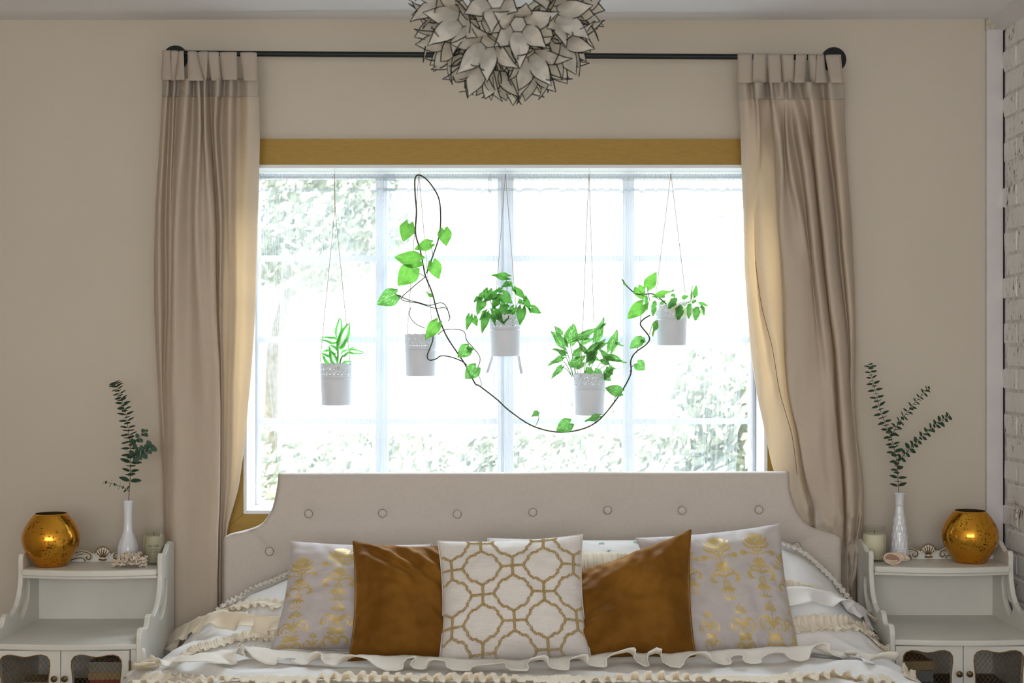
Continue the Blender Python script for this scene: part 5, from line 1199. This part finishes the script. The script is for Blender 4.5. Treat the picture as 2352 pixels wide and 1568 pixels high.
M['mercury']=mercury(); M['merc_in']=mat('dark_silvered_inside',(110,96,70),.4,metal=.6)
pr=[(.0001,0),(.045,0),(.052,.004),(.060,.016),(.074,.038),(.085,.060),(.0898,.082),(.0885,.102),(.080,.124),(.066,.146),(.054,.160),(.0495,.1655),(.0475,.1655)]
pin=[(.0475,.1655),(.050,.157),(.062,.144),(.076,.122),(.0845,.102),(.086,.082),(.081,.060),(.070,.038),(.055,.016),(.0001,.012)]
for px,d,pyb,l in ((117,4.50,1299,'round gold speckled mercury glass vase on the left nightstand'),(2228,4.575,1290,'round gold speckled mercury glass vase on the right nightstand')):
    e=empty('gold_vase',(X(px,d),d,SHZ+.0005),label=l,cat='vase',group='gold mercury glass vases')
    o=link('glass_bowl',pyd(*lathe(pr,72)),M['mercury'],e,loc=(X(px,d),d,SHZ+.0005)); link('inner_lining',pyd(*lathe(pin,48)),M['merc_in'],e,loc=(X(px,d),d,SHZ+.0005))
M['milk']=mat('milk_glass',(222,224,230),.18,spec=.6,transm=0,coat=.5)
k=4.56/F
def bud(px,d,prof,label,tex):
    e=empty('bud_vase',(X(px,d),d,SHZ+.0005),label=label,cat='vase',group='milk glass bud vases')
    seg=60; V,Fc=lathe(prof,seg); V=[Vector(v) for v in V]
    for v in V:
        r=math.hypot(v.x,v.y); a=math.atan2(v.y,v.x)
        if r>.004:
            if tex: g=.0011*abs(math.sin(a*6+v.z*60))*abs(math.sin(-a*6+v.z*60))*2 if .02<v.z<.15 else .0010*abs(math.sin(a*8)); g+= .0007*math.sin(v.z*700) if .02<v.z<.09 else 0
            else: g=.0009*math.cos(a*10)*max(0,1-v.z/.12)
            v.x+=math.cos(a)*g; v.y+=math.sin(a)*g
    link('vase_body',pyd(V,Fc),M['milk'],e,loc=e.location); return e
def dense(p,n=6): return [(q.x,q.y) for q in catmull([Vector((a,b,0)) for a,b in p],n)]
bud(294,4.565,dense([(.0001,0),(.024,0),(.031,.006),(.0335,.03),(.0325,.05),(.027,.07),(.020,.088),(.0155,.105),(.0138,.13),(.0135,.155),(.0145,.175),(.0165,.19),(.0185,.198),(.0165,.199),(.013,.18),(.012,.14),(.013,.1),(.0001,.09)]),'smooth white milk glass bud vase on the left nightstand',False)
bud(2066,4.62,dense([(.0001,0),(.030,0),(.0305,.006),(.028,.018),(.0275,.04),(.0255,.07),(.022,.10),(.017,.135),(.0130,.165),(.0125,.176),(.0140,.180),(.0125,.184),(.0128,.195),(.0150,.208),(.0185,.217),(.0165,.218),(.0125,.20),(.011,.17),(.013,.13),(.0001,.1)],8),'patterned white milk glass bud vase on the right nightstand',True)
# eucalyptus
M['euc']=leaf_mat('eucalyptus_leaf',(54,84,66),(60,96,60),trans=.2,rough=.6); M['eucs']=mat('eucalyptus_twig',(92,84,66),.8)
EM=leaf_mesh('oval',.03,.05,0); EM.materials.append(M['euc'])
def sprig(e,path,npair,l0,l1,face=0,r=.0011,seed=0,wid=.8,start=.03):
    pts=catmull([P(*p) for p in path],8); R=random.Random(seed)
    v,f=tube(pts,r,6,rfun=lambda t:1.2-.7*t); link('twig',pyd(v,f),M['eucs'],e)
    for i in range(npair):
        u=start+(1-start)*(i/(npair-1))**.95; q=u*(len(pts)-1); j=min(int(q),len(pts)-2); c=pts[j].lerp(pts[j+1],q-j); tg=(pts[j+1]-pts[j]).normalized()
        side=tg.cross(Vector((0,1,0))).normalized(); fr=side.cross(tg).normalized(); a=(i%2)*PI/2+R.uniform(-.35,.35); Ln=1.32*(l0+(l1-l0)*u)*R.uniform(.85,1.15)
        for sg in (1,-1):
            out=(side*math.cos(a)+fr*math.sin(a))*sg; ax=(out+tg*R.uniform(.0,.45)).normalized(); nz=(tg-ax*tg.dot(ax)).normalized()
            nz=(nz+Vector((0,-.42,.1))).normalized(); nz=(nz-ax*nz.dot(ax)).normalized()
            if face: nz=(nz*(1-face)+Vector((0,-1,0))*face); nz=(nz-ax*nz.dot(ax)).normalized()
            ny=nz.cross(ax); Mx=Matrix.Translation(c+ax*.0015)@Matrix((ax,ny,nz)).transposed().to_4x4()@Matrix.Diagonal((Ln,Ln*wid,Ln,1))
            o=bpy.data.objects.new('leaf',EM); COL.objects.link(o); o.parent=e; o.matrix_local=Matrix.Translation(-e.location)@Mx
d=4.565
e=empty('eucalyptus_branch',P(297,1180,d),label='tall eucalyptus branch with small dark leaves standing in the smooth left bud vase',cat='branch',group='eucalyptus branches')
sprig(e,[(294,1200,d),(296,1143,d),(299,1095,d-.003),(300,1050,d-.003),(298,1015,d),(293,975,d+.003),(286,940,d+.003),(277,910,d),(267,886,d),(264,878,d)],36,.027,.014,seed=1,start=.2)
sprig(e,[(298,1025,d),(308,1018,d-.01),(322,1003,d-.02),(336,990,d-.02)],6,.013,.012,face=.75,seed=2,start=.3)
sprig(e,[(300,1052,d),(312,1046,d-.01),(330,1038,d-.02),(346,1026,d-.03)],9,.017,.016,face=.85,seed=3,start=.2)
sprig(e,[(297,1128,d),(285,1120,d-.01),(262,1112,d-.01),(239,1106,d-.01)],7,.011,.009,seed=4,start=.2)
d=4.62
e=empty('eucalyptus_branch',P(2066,1170,d),label='three forked eucalyptus branch with round dark leaves in the patterned right bud vase',cat='branch',group='eucalyptus branches')
sprig(e,[(2066,1170,d),(2064,1126,d),(2062,1090,d),(2058,1050,d-.005),(2048,1010,d-.005),(2034,975,d-.01),(2020,935,d-.01),(2010,895,d-.01),(2002,865,d-.01),(1999,838,d-.01)],34,.021,.014,seed=5,start=.14)
sprig(e,[(2046,1005,d),(2062,975,d+.01),(2085,945,d+.02),(2110,915,d+.03),(2132,892,d+.03)],20,.015,.011,face=.3,seed=6,start=.1)
sprig(e,[(2060,1065,d),(2085,1035,d-.01),(2115,1005,d-.02),(2150,975,d-.02),(2180,955,d-.03)],24,.016,.013,face=.4,seed=7,start=.12)
# candles
M['wax']=mat('cream_wax',(222,216,190),.5,spec=.3); 
gm,nt,b=newmat('clear_jar_glass'); N=nt.nodes; L=nt.links
tp=N.new('ShaderNodeBsdfTransparent'); tp.inputs[0].default_value=(.975,.98,.965,1); gg=N.new('ShaderNodeBsdfGlossy'); gg.inputs['Roughness'].default_value=.06; fr=N.new('ShaderNodeLayerWeight'); fr.inputs['Blend'].default_value=.12; ms=N.new('ShaderNodeMixShader'); L.new(fr.outputs['Facing'],ms.inputs[0]); L.new(tp.outputs[0],ms.inputs[1]); L.new(gg.outputs[0],ms.inputs[2]); L.new(ms.outputs[0],N['Material Output'].inputs[0]); M['jar']=gm
M['ink']=mat('label_ink',(70,72,66),.8); M['label']=mat('thin_label',(186,188,160),.7)
def candle(px,d,r,h,label,wax,wh):
    c=(X(px,d),d,SHZ+.0005); e=empty('candle_jar',c,label=label,cat='candle',group='candles in glass jars')
    out=[(.0001,0),(r*.9,0),(r*.98,.003),(r,.010),(r,h*.80),(r*.985,h*.83),(r*.90,h*.86),(r*.88,h*.875),(r*.93,h*.885),(r*.93,h*.90),(r*.885,h*.91),(r*.885,h*.935),(r*.93,h*.945),(r*.93,h*.965),(r*.89,h*.98),(r*.90,h),(r*.84,h),(r*.83,h*.87),(r*.93,h*.80),(r*.93,.012),(.0001,.008)]
    link('glass_jar',pyd(*lathe(out,48)),M['jar'],e,loc=c)
    link('wax',pyd(*lathe([(.0001,.009),(r*.925,.009),(r*.925,wh-.002),(r*.88,wh),(r*.2,wh-.002),(.0001,wh-.002)],40)),wax,e,loc=c)
    v,f=tube([(0,0,wh-.003),(.0005,0,wh+.006),(.002,0,wh+.011)],.0009,5); link('wick',pyd(v,f),M['ink'],e,loc=c)
    return e,c
candle(2008,4.60,.0395,.113,'glass jar candle with cream wax, left end of the right nightstand',M['wax'],.088)
M['wax2']=mat('olive_wax',(182,176,150),.5,spec=.3)
e,c=candle(353,4.535,.0335,.113,'glass jar candle lettered FIG TREE, beside the left curtain on the left nightstand',M['wax2'],.092)
def text(parent,s,loc,size,name,r,mat_):
    cu=bpy.data.curves.new(name,'FONT'); cu.body=s; cu.size=size; cu.align_x='CENTER'; cu.extrude=.0001; cu.resolution_u=2
    t=bpy.data.objects.new(name,cu); COL.objects.link(t); dg=bpy.context.evaluated_depsgraph_get(); me=bpy.data.meshes.new_from_object(t.evaluated_get(dg)); bpy.data.objects.remove(t)
    for v in me.vertices: x=v.co.x; z=v.co.y; a=x/r+.24; v.co=Vector((math.sin(a)*(r+.0004+v.co.z),-math.cos(a)*(r+.0004+v.co.z),z))
    link(name,me,mat_,parent,smooth=False,loc=loc)
cc=Vector(c)
text(e,'FIG TREE',cc+Vector((0,0,.058)),.0088,'label_title',.0335,M['ink']); text(e,'hand poured',cc+Vector((0,0,.049)),.0045,'label_line',.0335,M['ink']); text(e,'soy candle',cc+Vector((0,0,.041)),.0055,'label_line',.0335,M['ink'])
# coral
M['coral']=mat('bleached_coral',(226,210,190),.85,var=.2,vscale=120,bump=.5,bscale=400)
R=random.Random(3); parts=[]
c0=Vector((X(299,4.468),4.468,SHZ))
def coral(p,dr_,L_,r,dep):
    q=p+dr_*L_
    if q.z<SHZ+r: q.z=SHZ+r
    parts.append(tube([p,p.lerp(q,.5)+Vector((R.uniform(-1,1),R.uniform(-1,1),R.uniform(-1,1)))*r*.3,q],r,6,rfun=lambda t:1-.25*t if dep else .8+.25*math.sin(t*PI)))
    if dep==0:
        for _ in range(3):
            d2=(dr_+Vector((R.gauss(0,.7),R.gauss(0,.7),R.gauss(0,.7)))).normalized(); k2=q+d2*r*1.4; parts.append(tube([q-dr_*r*.4,q+d2*r*.7,k2],r*.75,6,rfun=lambda t:1.05-.55*t*t))
        return
    for _ in range(2 if dep>1 else 3):
        d2=(dr_+Vector((R.gauss(0,.5),R.gauss(0,.5),R.gauss(.1,.45)))).normalized(); coral(q,d2,L_*R.uniform(.6,.9),r*.82,dep-1)
for k in range(38):
    a=2*PI*k*.618+R.uniform(-.15,.15); el=.08+1.35*((k+.5)/38); d_=Vector((math.cos(a)*math.cos(el)*1.3,math.sin(a)*math.cos(el)*.75,math.sin(el)))
    coral(c0+Vector((d_.x*.008,d_.y*.006,.010)),d_.normalized(),.0205*(1.15-.2*el)*.82,.0044,2)
o=link('coral',merge(parts),M['coral'],label='cream branching coral piece in front of the smooth bud vase',cat='coral')
# conch shell
M['conch']=mat('pink_cream_shell',(226,204,182),.45,var=.14,vscale=30,bump=.3,bscale=60); M['conch_in']=mat('shell_inside',(176,140,118),.35)
V=[];Fc=[]; na,nb=110,18; pitch=.0
ctr=Vector((X(2058,4.53),4.53,SHZ+.021)); axd=Vector((1,.1,-.12)).normalized(); sx1=axd.cross(Vector((0,0,1))).normalized(); sy1=sx1.cross(axd).normalized()
for i in range(na+1):
    t=i/na; th=t*2*PI*3.6+2.2; g=math.exp(-2.6*(1-t)); cr=.0125*g*1.0; along=.038-.056*g; off_=.0095*g; w_=.0112*g+.0004
    for j in range(nb):
        a=2*PI*j/nb; rad=off_+w_*math.cos(a)*(1+.06*math.sin(th*6)); al=along+w_*1.75*math.sin(a)
        V.append(ctr+axd*al+sx1*rad*math.cos(th)+sy1*rad*math.sin(th))
for i in range(na):
    for j in range(nb): j2=(j+1)%nb; Fc.append((i*nb+j,i*nb+j2,(i+1)*nb+j2,(i+1)*nb+j))
ce_=empty('conch_shell',(ctr.x,ctr.y,SHZ),label='cream conch shell lying in front of the patterned bud vase',cat='shell')
zmin=min(v.z for v in V); V=[v+Vector((0,0,SHZ+.0005-zmin)) for v in V]; ctr=ctr+Vector((0,0,SHZ+.0005-zmin))
link('shell_body',pyd(V,Fc),M['conch'],ce_)
# flared lip and dark opening
lip=[];n=26
for k in range(n): a=2*PI*k/n; lip.append(ctr+Vector((-.012+.0185*math.cos(a)+.004*math.sin(a),-.013-.003*math.sin(a*2),-.003+.0115*math.sin(a)-.005*math.cos(a))))
v,f=tube(lip,.0022,8,closed=True); link('lip',pyd(v,f),M['conch'],ce_)
cen=sum(lip,Vector())/n+Vector((0,.006,0)); link('opening',pyd([cen]+lip,[(0,i+1,(i+1)%n+1) for i in range(n)]),M['conch_in'],ce_)

ce_.scale=(1.35,1.35,1.35)
